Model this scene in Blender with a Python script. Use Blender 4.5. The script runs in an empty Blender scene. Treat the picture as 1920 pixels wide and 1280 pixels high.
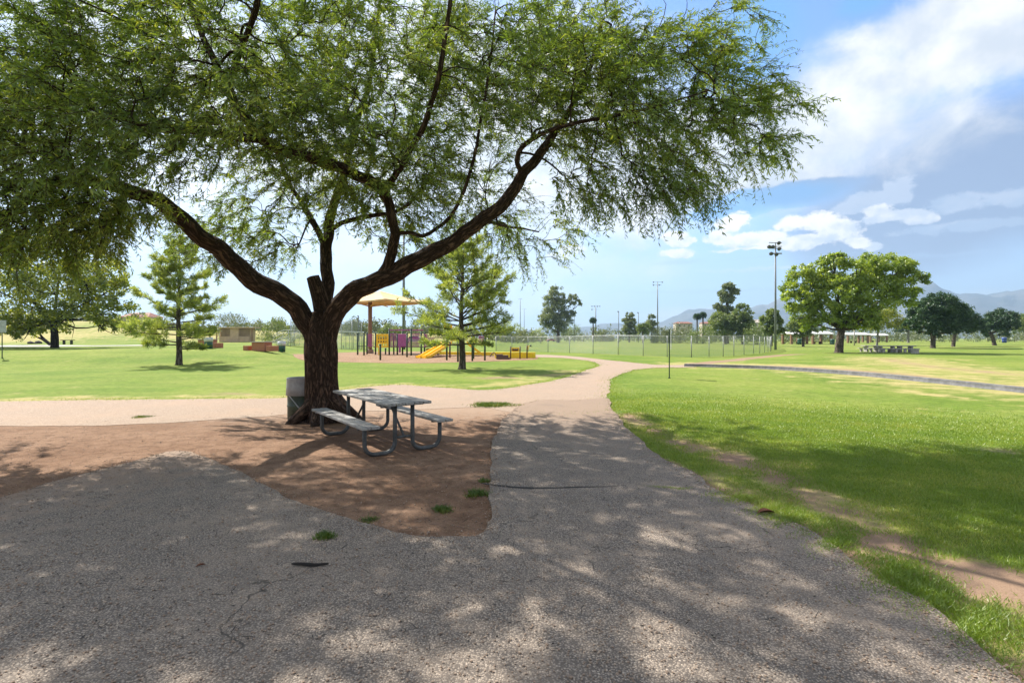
import bpy, math, random
import numpy as np
from mathutils import Vector, geometry
sc = bpy.context.scene
R = math.radians
rng = np.random.default_rng(7)
random.seed(7)

# ---------------------------------------------------------------- camera
F, CX, HY, H = 975.0, 960.0, 634.0, 1.7          # focal length in photo pixels, principal x, horizon y, eye height
cam = bpy.data.cameras.new('camera'); co = bpy.data.objects.new('camera', cam)
sc.collection.objects.link(co)
co.location = (0, 0, H); co.rotation_euler = (R(90), 0, 0)
cam.sensor_width = 36; cam.lens = F / 1920 * 36; cam.shift_y = -6 / 1920
cam.clip_end = 60000; cam.clip_start = 0.05
sc.camera = co

# ---------------------------------------------------------------- light
SUN_EL = R(47); SDIR = np.array([0.74, -0.67])      # ground direction the shadows fall
EXPO = 1.08
sl = bpy.data.lights.new('sun', 'SUN'); sl.energy = 5.0; sl.angle = R(0.53); sl.color = (1, .94, .84)
so = bpy.data.objects.new('sun', sl); sc.collection.objects.link(so)
so.rotation_euler = Vector((SDIR[0]*math.cos(SUN_EL), SDIR[1]*math.cos(SUN_EL), -math.sin(SUN_EL))).to_track_quat('-Z', 'Y').to_euler()
vs = sc.view_settings; vs.view_transform = 'Standard'; vs.look = 'None'; vs.exposure = EXPO; vs.gamma = 1
vs.use_curve_mapping = False
sc.cycles.max_bounces = 8; sc.cycles.transparent_max_bounces = 12; sc.cycles.diffuse_bounces = 3; sc.cycles.transmission_bounces = 4

# ---------------------------------------------------------------- node helper
class NT:
    def __init__(s, tree): s.t = tree; tree.nodes.clear()
    def n(s, typ, inp=None, **props):
        nd = s.t.nodes.new(typ)
        for k, v in props.items(): setattr(nd, k, v)
        for k, v in (inp or {}).items():
            if isinstance(v, bpy.types.NodeSocket): s.t.links.new(v, nd.inputs[k])
            else: nd.inputs[k].default_value = v
        return nd
    def m(s, op, a, b=0.0, c=None, clamp=False):
        i = {0: a, 1: b}
        if c is not None: i[2] = c
        return s.n('ShaderNodeMath', i, operation=op, use_clamp=clamp).outputs[0]
    def mix(s, f, a, b, blend='MIX'):
        return s.n('ShaderNodeMix', {0: f, 6: a, 7: b}, data_type='RGBA', blend_type=blend).outputs[2]
    def ramp(s, f, lo, hi, a=0.0, b=1.0):
        return s.n('ShaderNodeMapRange', {0: f, 1: lo, 2: hi, 3: a, 4: b}, interpolation_type='SMOOTHSTEP').outputs[0]
    def noise(s, vec, scale, detail=4, rough=.55, dist=0.0):
        return s.n('ShaderNodeTexNoise', {'Vector': vec, 'Scale': scale, 'Detail': detail, 'Roughness': rough, 'Distortion': dist}).outputs[0]
    def cr(s, f, stops):
        nd = s.n('ShaderNodeValToRGB', {0: f}); e = nd.color_ramp.elements
        e[0].position, e[0].color = stops[0][0], (*stops[0][1], 1); e[1].position, e[1].color = stops[1][0], (*stops[1][1], 1)
        for p, c in stops[2:]:
            x = e.new(p); x.color = (*c, 1)
        return nd.outputs[0]

# ---------------------------------------------------------------- world: sky with clouds laid out by azimuth and elevation
w = bpy.data.worlds.new('World'); sc.world = w; w.use_nodes = True
q = NT(w.node_tree)
sky = q.n('ShaderNodeTexSky', sky_type='NISHITA', sun_disc=False, sun_elevation=SUN_EL,
          sun_rotation=math.atan2(-SDIR[0], -SDIR[1]) % (2*math.pi), air_density=1.0, dust_density=0.6, ozone_density=1.6, altitude=700).outputs[0]
g = q.n('ShaderNodeTexCoord').outputs['Generated']
sep = q.n('ShaderNodeSeparateXYZ', {0: g})
AZ = q.m('ARCTAN2', sep.outputs[0], sep.outputs[1]); EL = q.m('ARCSINE', sep.outputs[2])
def ae(px, py):
    x, z = (px-CX)/F, (HY-py)/F
    return math.atan2(x, 1), math.atan2(z, math.hypot(1, x))
pv = q.n('ShaderNodeCombineXYZ', {0: AZ, 1: q.m('MULTIPLY', EL, 1.25), 2: 0.37}).outputs[0]
nbig = q.noise(pv, 3.2, 7, .58, .3); nmid = q.noise(pv, 9, 7, .6, .2); nfin = q.noise(pv, 26, 6, .6)
wx = q.m('ADD', AZ, q.m('MULTIPLY', q.m('SUBTRACT', nmid, .5), .07))
wy = q.m('ADD', EL, q.m('MULTIPLY', q.m('SUBTRACT', nfin, .5), .018))
def blob(px, py, rx, ry, ux=AZ, uy=EL):
    a, e = ae(px, py); a2, e2 = ae(px+rx*.5, py-ry*.5); a1, e1 = ae(px-rx*.5, py+ry*.5)
    ra, re = abs(a2-a1), abs(e2-e1)
    dx = q.m('DIVIDE', q.m('SUBTRACT', ux, a), ra); dy = q.m('DIVIDE', q.m('SUBTRACT', uy, e), re)
    return q.m('SUBTRACT', 1.0, q.m('SQRT', q.m('ADD', q.m('MULTIPLY', dx, dx), q.m('MULTIPLY', dy, dy))))
def field(bl, ux=AZ, uy=EL):
    o = None
    for b in bl:
        f = blob(*b, ux, uy); o = f if o is None else q.n('ShaderNodeMath', {0: o, 1: f, 2: .25}, operation='SMOOTH_MAX').outputs[0]
    return o
col = q.mix(1.0, sky, (0.088, 0.108, 0.135, 1), 'MULTIPLY')
# pale humid air near the horizon
col = q.mix(q.ramp(EL, .34, 0.0, 0, .80), col, (.235, .31, .405, 1))
# grey-blue shaded flank of the storm cloud
dg = q.m('ADD', field([(1860, 330, 420, 230), (1700, 420, 330, 140), (1500, 350, 150, 60)], wx, wy), q.m('MULTIPLY', q.m('SUBTRACT', nbig, .5), .9))
col = q.mix(q.ramp(dg, -.15, .50, 0, .95), col, (.155, .20, .30, 1))
# bright white body
dw = q.m('ADD', field([(1860, 20, 400, 190), (1700, 140, 400, 170), (1510, 235, 310, 155), (1340, 290, 330, 170), (1150, 340, 330, 150), (800, 300, 560, 340), (300, 300, 520, 420)], wx, wy), q.m('ADD', q.m('MULTIPLY', q.m('SUBTRACT', nbig, .5), 1.1), q.m('MULTIPLY', q.m('SUBTRACT', q.noise(pv, 7.5, 9, .64, .5), .5), 1.3)))
hole = field([(1425, 55, 85, 130), (1612, 8, 70, 45), (1465, 366, 150, 46), (1370, 395, 90, 26)], wx, wy)
dw = q.m('SUBTRACT', dw, q.m('MULTIPLY', q.ramp(q.m('ADD', hole, q.m('MULTIPLY', q.m('SUBTRACT', nmid, .5), 1.5)), -.1, .6), 1.5))
col = q.mix(q.ramp(hole, -.2, .7, 0, .75), col, (.085, .235, .46, 1))
lowf = q.ramp(EL, .30, .10, 1.0, .55); lowf = q.m('MAXIMUM', lowf, q.ramp(AZ, .0, .25))
col = q.mix(q.m('MULTIPLY', q.ramp(dw, -.25, .50, 0, .97), lowf), col, q.mix(q.ramp(nmid, .35, .65), (.37, .395, .43, 1), (.56, .55, .53, 1)))
# broken grey-white cloud out of view, added overhead and behind as neutral fill light
cov = q.m('MULTIPLY', q.m('MAXIMUM', q.ramp(q.m('ABSOLUTE', AZ), .95, 1.35), q.ramp(EL, .60, .85)), q.ramp(q.noise(g, 2.6, 5, .55), .34, .52))
col = q.mix(q.m('MULTIPLY', cov, .95), col, q.mix(nmid, (.33, .33, .33, 1), (.43, .425, .41, 1)))
# thin low veils
dv = q.m('ADD', field([(1080, 500, 230, 60), (1020, 560, 200, 45), (1290, 590, 200, 22), (1760, 560, 260, 30), (560, 560, 420, 60), (1500, 500, 260, 20)], wx, wy), q.m('MULTIPLY', q.m('SUBTRACT', nmid, .5), 1.6))
col = q.mix(q.ramp(dv, 0, .9, 0, .5), col, (.46, .48, .51, 1))
# grey-blue bases below the heaps
db = field([(1480, 482, 220, 16), (1275, 492, 70, 10), (1760, 478, 230, 24), (1350, 545, 300, 14)], wx, wy)
col = q.mix(q.ramp(db, 0, .8, 0, .45), col, (.23, .32, .45, 1))
# heap clouds, lit on top, flat below
def heap(bl, amp, c_hi, c_lo, op, base_py):
    global col
    f = field(bl, wx, wy); pv2 = q.n('ShaderNodeVectorMath', {0: pv, 1: (-.004, .012, 0)}, operation='ADD').outputs[0]
    n1 = q.noise(pv, 26, 9, .66, .25); s1 = q.noise(pv, 20, 4, .5); s2 = q.noise(pv2, 20, 4, .5)
    d = q.m('ADD', f, q.m('MULTIPLY', q.m('SUBTRACT', n1, .5), amp))
    lit = q.ramp(q.m('ADD', q.m('MULTIPLY', q.m('SUBTRACT', s1, s2), 1.9), q.m('MULTIPLY', q.m('SUBTRACT', EL, ae(1500, base_py)[1]), 7.0)), -.25, .35)
    col = q.mix(q.m('MULTIPLY', q.ramp(d, -.06, .34), op), col, q.mix(lit, c_lo, c_hi))
W1 = (.62, .59, .55, 1); L1 = (.36, .40, .47, 1)
heap([(1700, 352, 34, 34), (1650, 372, 60, 26), (1610, 388, 40, 22), (1790, 385, 60, 30), (1890, 372, 70, 28), (1800, 425, 120, 24)], 2.4, (.40, .44, .51, 1), (.27, .34, .45, 1), .5, 430)
heap([(1688, 402, 60, 17), (1660, 392, 28, 15), (1730, 408, 34, 16), (1640, 462, 26, 14), (1610, 446, 18, 12)], 2.3, W1, L1, .9, 415)
heap([(1385, 418, 34, 26), (1355, 445, 36, 20), (1420, 448, 60, 22), (1500, 452, 100, 22), (1530, 418, 54, 30), (1570, 432, 52, 34), (1480, 420, 40, 22), (1610, 455, 36, 16), (1470, 462, 130, 14)], 2.2, W1, L1, 1.0, 470)
heap([(1262, 444, 36, 15), (1290, 452, 30, 11), (1272, 474, 44, 11)], 2.0, W1, L1, .95, 480)
heap([(1070, 470, 36, 14), (1040, 480, 26, 10)], 1.2, W1, L1, .7, 480)
bg = q.n('ShaderNodeBackground', {'Color': col, 'Strength': 1.0})
q.n('ShaderNodeOutputWorld', {0: bg.outputs[0]})

# ---------------------------------------------------------------- object helpers
def tag(o, label=None, cat=None, group=None, kind=None):
    for k, v in (('label', label), ('category', cat), ('group', group), ('kind', kind)):
        if v: o[k] = v
    return o
def empty(name, loc, label=None, cat=None, group=None, rz=0):
    o = bpy.data.objects.new(name, None); sc.collection.objects.link(o); o.location = loc; o.rotation_euler = (0, 0, rz)
    o.empty_display_size = .3
    return tag(o, label, cat, group)
def S(t): t = np.clip(t, 0, 1); return t*t*(3-2*t)
def gz(x, y):                                             # the lie of the land
    x = np.asarray(x, float); y = np.asarray(y, float); yy = np.maximum(y, 1.0); t = -x/yy
    z = .80*S((t-.36)/.14)*S((y-29)/14)
    z = z + 3.0*S((y-85)/60)*S((t+.02)/.16) + 2.6*S((y-75)/55)*S((t-.62)/.16)
    z = z + .10*np.sin(x*.21+1)*np.sin(y*.17)*S((np.hypot(x, y)-22)/20)
    z = z - .16*np.exp(-((x-11)/5.5)**2-((y-13)/6)**2)*S((x-4)/4)
    return z
def D(px, py):                                            # ground point seen at a photo pixel
    s = (px-CX)/F; k = (py-HY)/F
    lo = np.arange(1.5, 700, .05); h = H-k*lo-gz(s*lo, lo)
    i = np.argmax(h <= 0); d = lo[i] if h[i] <= 0 else 700.0
    return np.array([s*d, d, float(gz(s*d, d))])
def P(px, py, d): return np.array([(px-CX)/F*d, d, H-(py-HY)/F*d])
def new_mesh(name, V, faces_n, idx, mat, parent=None, smooth=False, attrs=None, uv=None):
    me = bpy.data.meshes.new(name)
    V = np.ascontiguousarray(V, dtype=np.float32); idx = np.ascontiguousarray(idx, dtype=np.int32)
    fn = np.ascontiguousarray(faces_n, dtype=np.int32)
    me.vertices.add(len(V)); me.vertices.foreach_set('co', V.ravel())
    me.loops.add(len(idx)); me.loops.foreach_set('vertex_index', idx)
    me.polygons.add(len(fn)); st = np.zeros(len(fn), np.int32); st[1:] = np.cumsum(fn)[:-1]
    me.polygons.foreach_set('loop_start', st)
    try: me.polygons.foreach_set('loop_total', fn)
    except Exception: pass
    me.polygons.foreach_set('use_smooth', np.full(len(fn), bool(smooth)))
    for k, (typ, arr) in (attrs or {}).items():
        a = me.attributes.new(k, typ, 'POINT')
        a.data.foreach_set('vector' if typ == 'FLOAT_VECTOR' else 'value', np.ascontiguousarray(arr, np.float32).ravel())
    me.update(calc_edges=True)
    if mat: me.materials.append(mat)
    o = bpy.data.objects.new(name, me); sc.collection.objects.link(o)
    if parent is not None: o.parent = parent
    return o
def rotm(rx=0, ry=0, rz=0):
    from mathutils import Euler
    return np.array(Euler((rx, ry, rz)).to_matrix())
class MB:                                                  # gathers boxes, tubes, quads; build() links ONE mesh object
    def __init__(s): s.V = []; s.F = []; s.n = 0; s.bark = []
    def add(s, V, F, bark=None):
        V = np.asarray(V, float); s.V.append(V); s.F += [[i+s.n for i in f] for f in F]; s.n += len(V)
        s.bark.append(np.zeros((len(V), 3)) if bark is None else bark); return s
    def box(s, c, size, rz=0, rx=0, ry=0, bev=0.0, M=None):
        c = np.asarray(c, float); a, b, h = np.asarray(size, float)/2
        M = rotm(rx, ry, rz) if M is None else M
        if bev <= 0:
            v = np.array([[i*a, j*b, k*h] for k in (-1, 1) for j in (-1, 1) for i in (-1, 1)])
            f = [[0, 2, 3, 1], [4, 5, 7, 6], [0, 1, 5, 4], [2, 6, 7, 3], [0, 4, 6, 2], [1, 3, 7, 5]]
        else:
            e = min(bev, a*.9, b*.9, h*.9); v = []
            for k in (-1, 1):
                for A, B, Z in ((a-e, b-e, h), (a, b, h-e)) if k > 0 else ((a, b, h-e), (a-e, b-e, h)):
                    for X, Y in ((A, B-e*.5), (A-e*.5, B), (-A+e*.5, B), (-A, B-e*.5), (-A, -B+e*.5), (-A+e*.5, -B), (A-e*.5, -B), (A, -B+e*.5)):
                        v.append([X, Y, k*Z])
            v = np.array(v); rings = [1, 0, 3, 2]          # bottom inner, bottom outer, top outer, top inner
            order = [v[8:16], v[0:8], v[24:32], v[16:24]]; v = np.concatenate(order); f = []
            for r in range(3):
                for i in range(8):
                    j = (i+1) % 8; f.append([r*8+i, r*8+j, (r+1)*8+j, (r+1)*8+i])
            f += [list(range(7, -1, -1)), list(range(24, 32))]
        return s.add(v@M.T+c, f)
    def tube(s, pts, rad, sides=8, cap=True, ridge=None, vlen0=0.0):
        pts = np.asarray(pts, float); n = len(pts); rad = np.broadcast_to(np.asarray(rad, float), (n,))
        T = np.gradient(pts, axis=0); T /= np.linalg.norm(T, axis=1, keepdims=True)+1e-9
        up = np.array([0, 0, 1.]) if abs(T[0, 2]) < .9 else np.array([1., 0, 0])
        A = np.cross(T[0], up); A /= np.linalg.norm(A); V = []; bk = []
        th = np.linspace(0, 2*np.pi, sides, endpoint=False); L = vlen0
        for i in range(n):
            A = A-T[i]*(A@T[i]); A /= np.linalg.norm(A); B = np.cross(T[i], A)
            if i: L += np.linalg.norm(pts[i]-pts[i-1])
            rr = rad[i]*(ridge(th, L, rad[i]) if ridge else np.ones(sides))
            V.append(pts[i]+rr[:, None]*(np.cos(th)[:, None]*A+np.sin(th)[:, None]*B))
            bk.append(np.stack([np.cos(th)*rad[i], np.sin(th)*rad[i], np.full(sides, L)], 1))
        Fs = []
        for i in range(n-1):
            for k in range(sides):
                k2 = (k+1) % sides; Fs.append([i*sides+k, i*sides+k2, (i+1)*sides+k2, (i+1)*sides+k])
        if cap: Fs += [list(range(sides-1, -1, -1)), list(range((n-1)*sides, n*sides))]
        return s.add(np.concatenate(V), Fs, np.concatenate(bk))
    def lathe(s, c, prof, sides=24):
        V = []; th = np.linspace(0, 2*np.pi, sides, endpoint=False); Fs = []
        for r, z in prof: V.append(np.stack([np.cos(th)*r, np.sin(th)*r, np.full(sides, z)], 1))
        for i in range(len(prof)-1):
            for k in range(sides):
                k2 = (k+1) % sides; Fs.append([i*sides+k, i*sides+k2, (i+1)*sides+k2, (i+1)*sides+k])
        return s.add(np.concatenate(V)+np.asarray(c), Fs)
    def build(s, name, mat, parent=None, smooth=False, bark=False):
        V = np.concatenate(s.V); fn = [len(f) for f in s.F]; idx = [i for f in s.F for i in f]
        return new_mesh(name, V, fn, idx, mat, parent, smooth, {'bark': ('FLOAT_VECTOR', np.concatenate(s.bark))} if bark else None)
def quads(B, Dr, Sd, L, W, mid=.45):                       # leaf shaped quads
    L = np.broadcast_to(np.asarray(L, float), (len(B),))[:, None]; W = np.broadcast_to(np.asarray(W, float), (len(B),))[:, None]
    return np.stack([B, B+Dr*L*mid+Sd*W/2, B+Dr*L, B+Dr*L*mid-Sd*W/2], 1)
def quad_mesh(name, Q, mat, parent=None):
    n = len(Q); return new_mesh(name, Q.reshape(-1, 3), np.full(n, 4), np.arange(n*4), mat, parent)
def nrm(v): return v/(np.linalg.norm(v, axis=-1, keepdims=True)+1e-9)
def rdir(n): return nrm(rng.normal(size=(n, 3)))
def spline(pts, n):
    pts = np.asarray(pts, float); k = len(pts)
    Q = np.vstack([2*pts[0]-pts[1], pts, 2*pts[-1]-pts[-2]]); out = []
    for t in np.linspace(0, k-1, n):
        i = min(int(t), k-2); u = t-i; a, b, c, d = Q[i:i+4]
        out.append(.5*(2*b+(c-a)*u+(2*a-5*b+4*c-d)*u*u+(3*b-a-3*c+d)*u**3))
    return np.array(out)

# ---------------------------------------------------------------- materials
def material(name):
    m = bpy.data.materials.new(name); m.use_nodes = True; t = NT(m.node_tree); return m, t
def finish(t, col, rough=.6, metal=0.0, bump=None, bs=.3, bd=.01, spec=.5):
    i = {'Base Color': col, 'Roughness': rough, 'Metallic': metal, 'Specular IOR Level': spec}
    if bump is not None: i['Normal'] = t.n('ShaderNodeBump', {'Strength': bs, 'Distance': bd, 'Height': bump}).outputs[0]
    b = t.n('ShaderNodeBsdfPrincipled', i); t.n('ShaderNodeOutputMaterial', {0: b.outputs[0]})
def c4(c, k=1.0): return (c[0]*k, c[1]*k, c[2]*k, 1)
def paint(name, c, rough=.45, metal=0.0, var=.25, scale=9, c2=None, spec=.5):
    m, t = material(name); o = t.n('ShaderNodeTexCoord').outputs['Object']; n = t.noise(o, scale, 6, .65)
    colr = t.mix(t.ramp(n, .35, .7), c4(c, 1-var), c4(c2 if c2 else c, 1+var*.6))
    finish(t, colr, t.ramp(n, .3, .7, rough-.1, min(1, rough+.15)), metal, n, .12, .004, spec); return m
def leafmat(name, c1, c2, c3=None, transl=.4, clump=1.2):
    m, t = material(name); o = t.n('ShaderNodeTexCoord').outputs['Object']; isl = t.n('ShaderNodeNewGeometry').outputs['Random Per Island']
    n = t.noise(o, clump, 3, .6)
    f = t.m('ADD', t.m('MULTIPLY', isl, .55), t.m('MULTIPLY', t.ramp(n, .3, .7), .45))
    colr = t.cr(f, [(0.1, c1), (.62, c2), (.97, c3 or c2)])
    d = t.n('ShaderNodeBsdfDiffuse', {'Color': colr}); tr = t.n('ShaderNodeBsdfTranslucent', {'Color': t.mix(1.0, colr, (1.35, 1.25, .55, 1), 'MULTIPLY')})
    gl = t.n('ShaderNodeBsdfGlossy', {'Color': (1, 1, 1, 1), 'Roughness': .45})
    a = t.n('ShaderNodeMixShader', {0: transl, 1: d.outputs[0], 2: tr.outputs[0]}); b = t.n('ShaderNodeMixShader', {0: .045, 1: a.outputs[0], 2: gl.outputs[0]})
    t.n('ShaderNodeOutputMaterial', {0: b.outputs[0]}); return m
def barkmat(name, c1, c2, sc_=1.0, bd=.03):
    m, t = material(name); a = t.n('ShaderNodeAttribute', attribute_name='bark').outputs['Vector']
    v = t.n('ShaderNodeVectorMath', {0: a, 1: (15*sc_, 15*sc_, 3.4*sc_)}, operation='MULTIPLY').outputs[0]
    n1 = t.noise(v, 1.0, 7, .62, .8); n2 = t.noise(a, 22*sc_, 6, .6)
    rid = t.m('ABSOLUTE', t.m('SUBTRACT', n1, .5)); cr = t.m('MULTIPLY', t.ramp(rid, 0, .15), t.ramp(t.noise(t.n('ShaderNodeVectorMath', {0: a, 1: (9*sc_, 9*sc_, 5*sc_)}, operation='MULTIPLY').outputs[0], 1.3, 5, .6), .28, .5, .35, 1))
    colr = t.mix(cr, c4(c1, .35), t.mix(n2, c4(c1), c4(c2)))
    h = t.m('ADD', cr, t.m('MULTIPLY', n2, .5)); finish(t, colr, .92, 0, h, .9, bd, .15); return m
M_mesq = leafmat('mesquite_leaf', (.062, .115, .024), (.17, .255, .042), (.42, .47, .085), .48, .7)
M_pine = leafmat('pine_needle', (.14, .20, .055), (.31, .38, .095), (.46, .49, .13), .5, .9)
M_ash = leafmat('ash_leaf', (.13, .205, .032), (.28, .375, .055), (.41, .47, .085), .54, .35)
M_yellow = leafmat('yellow_green_leaf', (.10, .15, .02), (.28, .33, .03), (.50, .47, .055), .55, .4)
M_dark = leafmat('dark_leaf', (.020, .050, .020), (.042, .095, .034), (.085, .15, .05), .25, .5)
M_euc = leafmat('eucalyptus_leaf', (.10, .135, .075), (.20, .25, .13), (.29, .33, .17), .4, .25)
M_bush = leafmat('bush_leaf', (.08, .13, .035), (.18, .245, .065), (.29, .34, .10), .4, .25)
M_scrub = leafmat('scrub_leaf', (.075, .105, .045), (.14, .17, .075), (.21, .22, .10), .35, .08)
M_bark = barkmat('mesquite_bark', (.085, .053, .038), (.25, .152, .105))
M_branch = barkmat('branch_bark', (.065, .040, .028), (.15, .09, .062), 1.5, .012)
M_treebark = barkmat('tree_bark', (.15, .12, .095), (.34, .285, .23), .5)
M_darkbark = barkmat('dark_tree_bark', (.035, .028, .022), (.085, .065, .05), .5)
M_palebark = barkmat('pale_tree_bark', (.34, .32, .28), (.52, .49, .43), .4)

def lawnmat():
    m, t = material('lawn_grass'); o = t.n('ShaderNodeTexCoord').outputs['Object']
    dry = t.n('ShaderNodeAttribute', attribute_name='dry').outputs['Fac']; bare = t.n('ShaderNodeAttribute', attribute_name='bare').outputs['Fac']
    nl = t.noise(o, .16, 5, .6); nm = t.noise(o, 1.1, 5, .62); nf = t.noise(o, 24, 5, .7); nff = t.noise(o, 95, 3, .7)
    st = t.noise(t.n('ShaderNodeMapping', {0: o, 2: (0, 0, .5), 3: (.12, 1.6, 1)}).outputs[0], 1.0, 4, .6)
    base = t.mix(t.ramp(nl, .35, .66), (.118, .182, .028, 1), (.222, .255, .058, 1))
    base = t.mix(t.ramp(nm, .4, .72, 0, .7), base, (.15, .228, .028, 1))
    base = t.mix(t.ramp(st, .5, .75, 0, .45), base, (.275, .305, .075, 1))
    n6 = t.noise(o, 4.5, 6, .7); base = t.mix(1.0, base, t.cr(n6, [(.32, (.68, .75, .60)), (.68, (1.24, 1.19, 1.28))]), 'MULTIPLY')
    dry = t.m('ADD', dry, t.ramp(t.noise(o, .42, 6, .68, .4), .50, .72, 0, .50))
    df = t.ramp(t.m('ADD', dry, t.m('MULTIPLY', t.m('SUBTRACT', nm, .5), 1.3)), .28, .78)
    base = t.mix(df, base, t.mix(nf, (.33, .29, .10, 1), (.43, .36, .17, 1)))
    tex = t.m('ADD', t.m('MULTIPLY', nf, .5), t.m('MULTIPLY', nff, .5))
    base = t.mix(1.0, base, t.cr(tex, [(.25, (.55, .58, .50)), (.72, (1.32, 1.30, 1.35))]), 'MULTIPLY')
    bf = t.ramp(t.m('ADD', t.m('ADD', bare, t.m('MULTIPLY', t.m('SUBTRACT', nm, .5), .9)), t.m('MULTIPLY', t.m('SUBTRACT', nf, .5), .7)), .34, .74)
    dirt = t.mix(nm, (.25, .16, .105, 1), (.38, .265, .185, 1)); dirt = t.mix(t.ramp(nff, .35, .7, 0, .5), dirt, (.15, .09, .06, 1))
    base = t.mix(bf, base, dirt)
    finish(t, base, .95, 0, t.m('ADD', t.m('MULTIPLY', nff, .6), nf), .5, .03, .1); return m
M_lawn = lawnmat()
def dirtmat():
    m, t = material('packed_dirt'); o = t.n('ShaderNodeTexCoord').outputs['Object']
    n1 = t.noise(o, .55, 5, .6); n2 = t.noise(o, 5, 6, .65, .4); n3 = t.noise(o, 60, 5, .7)
    c = t.mix(t.ramp(n1, .3, .7), (.21, .125, .079, 1), (.30, .195, .132, 1)); c = t.mix(t.ramp(n2, .42, .7, 0, .65), c, (.125, .07, .044, 1))
    c = t.mix(1.0, c, t.cr(n3, [(.3, (.66, .63, .6)), (.7, (1.25, 1.25, 1.25))]), 'MULTIPLY')
    vo = t.n('ShaderNodeTexVoronoi', {'Vector': o, 'Scale': 42.0, 'Randomness': 1.0}); pe = t.ramp(vo.outputs[0], .16, .10)
    c = t.mix(t.m('MULTIPLY', pe, .5), c, t.mix(.5, vo.outputs[1], (.55, .45, .38, 1)))
    sy = t.n('ShaderNodeSeparateXYZ', {0: o}).outputs[1]; c = t.mix(t.ramp(t.m('ADD', sy, t.m('MULTIPLY', t.m('SUBTRACT', n2, .5), 5.0)), 9.6, 12.4, 0, .85), c, t.mix(n3, (.28, .20, .145, 1), (.40, .295, .22, 1)))
    finish(t, c, .95, 0, t.m('ADD', t.m('MULTIPLY', n3, .5), t.m('ADD', t.m('MULTIPLY', n2, 1.6), t.m('MULTIPLY', pe, .25))), .7, .03, .1); return m
M_dirt = dirtmat()
def stonemat(name, cols, mortar, scale, wear, gloss=.85, dust=None, bst=.55):
    m, t = material(name); o = t.n('ShaderNodeTexCoord').outputs['Object']
    wv = t.n('ShaderNodeVectorMath', {0: o, 1: t.n('ShaderNodeVectorMath', {0: t.n('ShaderNodeTexNoise', {'Vector': o, 'Scale': scale*.7, 'Detail': 2.0}).outputs[1], 3: .012}, operation='SCALE').outputs[0]}, operation='ADD').outputs[0]
    v = t.n('ShaderNodeTexVoronoi', {'Vector': wv, 'Scale': scale, 'Randomness': 1.0}); v2 = t.n('ShaderNodeTexVoronoi', {'Vector': wv, 'Scale': scale*2.1, 'Randomness': 1.0})
    s1 = t.n('ShaderNodeSeparateColor', {0: v.outputs[1]}).outputs[0]; s2 = t.n('ShaderNodeSeparateColor', {0: v2.outputs[1]}).outputs[1]
    c = t.cr(t.m('ADD', t.m('MULTIPLY', s1, .65), t.m('MULTIPLY', s2, .35)), cols)
    c = t.mix(t.ramp(v.outputs[0], .34, .62), c, mortar)
    n1 = t.noise(o, .7, 5, .6); n2 = t.noise(o, 3.1, 5, .65)
    c = t.mix(t.ramp(t.m('ADD', t.m('MULTIPLY', n1, .6), t.m('MULTIPLY', n2, .4)), .42, .68, 0, .55), c, wear)
    if dust:                                               # soil blown over the old surface: the far end and the left corner
        sx = t.n('ShaderNodeSeparateXYZ', {0: o}); wob = t.m('MULTIPLY', t.m('SUBTRACT', n2, .5), 5.0)
        f1 = t.ramp(t.m('ADD', sx.outputs[1], wob), 7.5, 11.8); f2 = t.ramp(t.m('ADD', t.m('ADD', t.m('MULTIPLY', sx.outputs[0], -1.0), t.m('MULTIPLY', sx.outputs[1], .6)), wob), 6.6, 9.8)
        c = t.mix(t.m('MULTIPLY', t.m('MAXIMUM', f1, t.m('MULTIPLY', f2, 1.25)), .74), c, dust)
        st = t.noise(o, .9, 6, .7, .6); c = t.mix(t.ramp(st, .55, .72, 0, .38), c, (.12, .105, .095, 1))
        wv2 = t.n('ShaderNodeVectorMath', {0: o, 1: t.n('ShaderNodeVectorMath', {0: t.n('ShaderNodeTexNoise', {'Vector': o, 'Scale': 2.6, 'Detail': 6.0}).outputs[1], 3: .55}, operation='SCALE').outputs[0]}, operation='ADD').outputs[0]
        ed = t.n('ShaderNodeTexVoronoi', {'Vector': wv2, 'Scale': .62, 'Randomness': 1.0}, feature='DISTANCE_TO_EDGE').outputs[0]
        ckm = t.m('MULTIPLY', t.ramp(ed, .0075, .002), t.ramp(t.noise(o, .8, 3, .5), .50, .62)); c = t.mix(t.m('MULTIPLY', ckm, .8), c, (.05, .045, .04, 1))
    h = t.m('ADD', t.m('MULTIPLY', t.ramp(v.outputs[0], .6, .1), .8), t.m('MULTIPLY', s1, .5))
    finish(t, c, gloss, 0, h, bst, .007, .2); return m
M_asphalt = stonemat('chip_asphalt', [(0, (.19, .157, .130)), (.45, (.315, .260, .212)), (.8, (.425, .352, .285)), (1, (.62, .52, .425))], (.135, .114, .097, 1), 80, (.33, .262, .203, 1), .85, (.30, .212, .152, 1))
M_gravel = stonemat('crushed_granite', [(0, (.26, .19, .14)), (.5, (.37, .285, .218)), (1, (.50, .41, .33))], (.27, .20, .15, 1), 45, (.375, .265, .19, 1), .95, None, .15)
M_chips = stonemat('wood_chips', [(0, (.20, .115, .062)), (.5, (.33, .215, .125)), (1, (.46, .33, .215))], (.18, .10, .055, 1), 14, (.34, .23, .14, 1), .95, None, .2)
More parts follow.
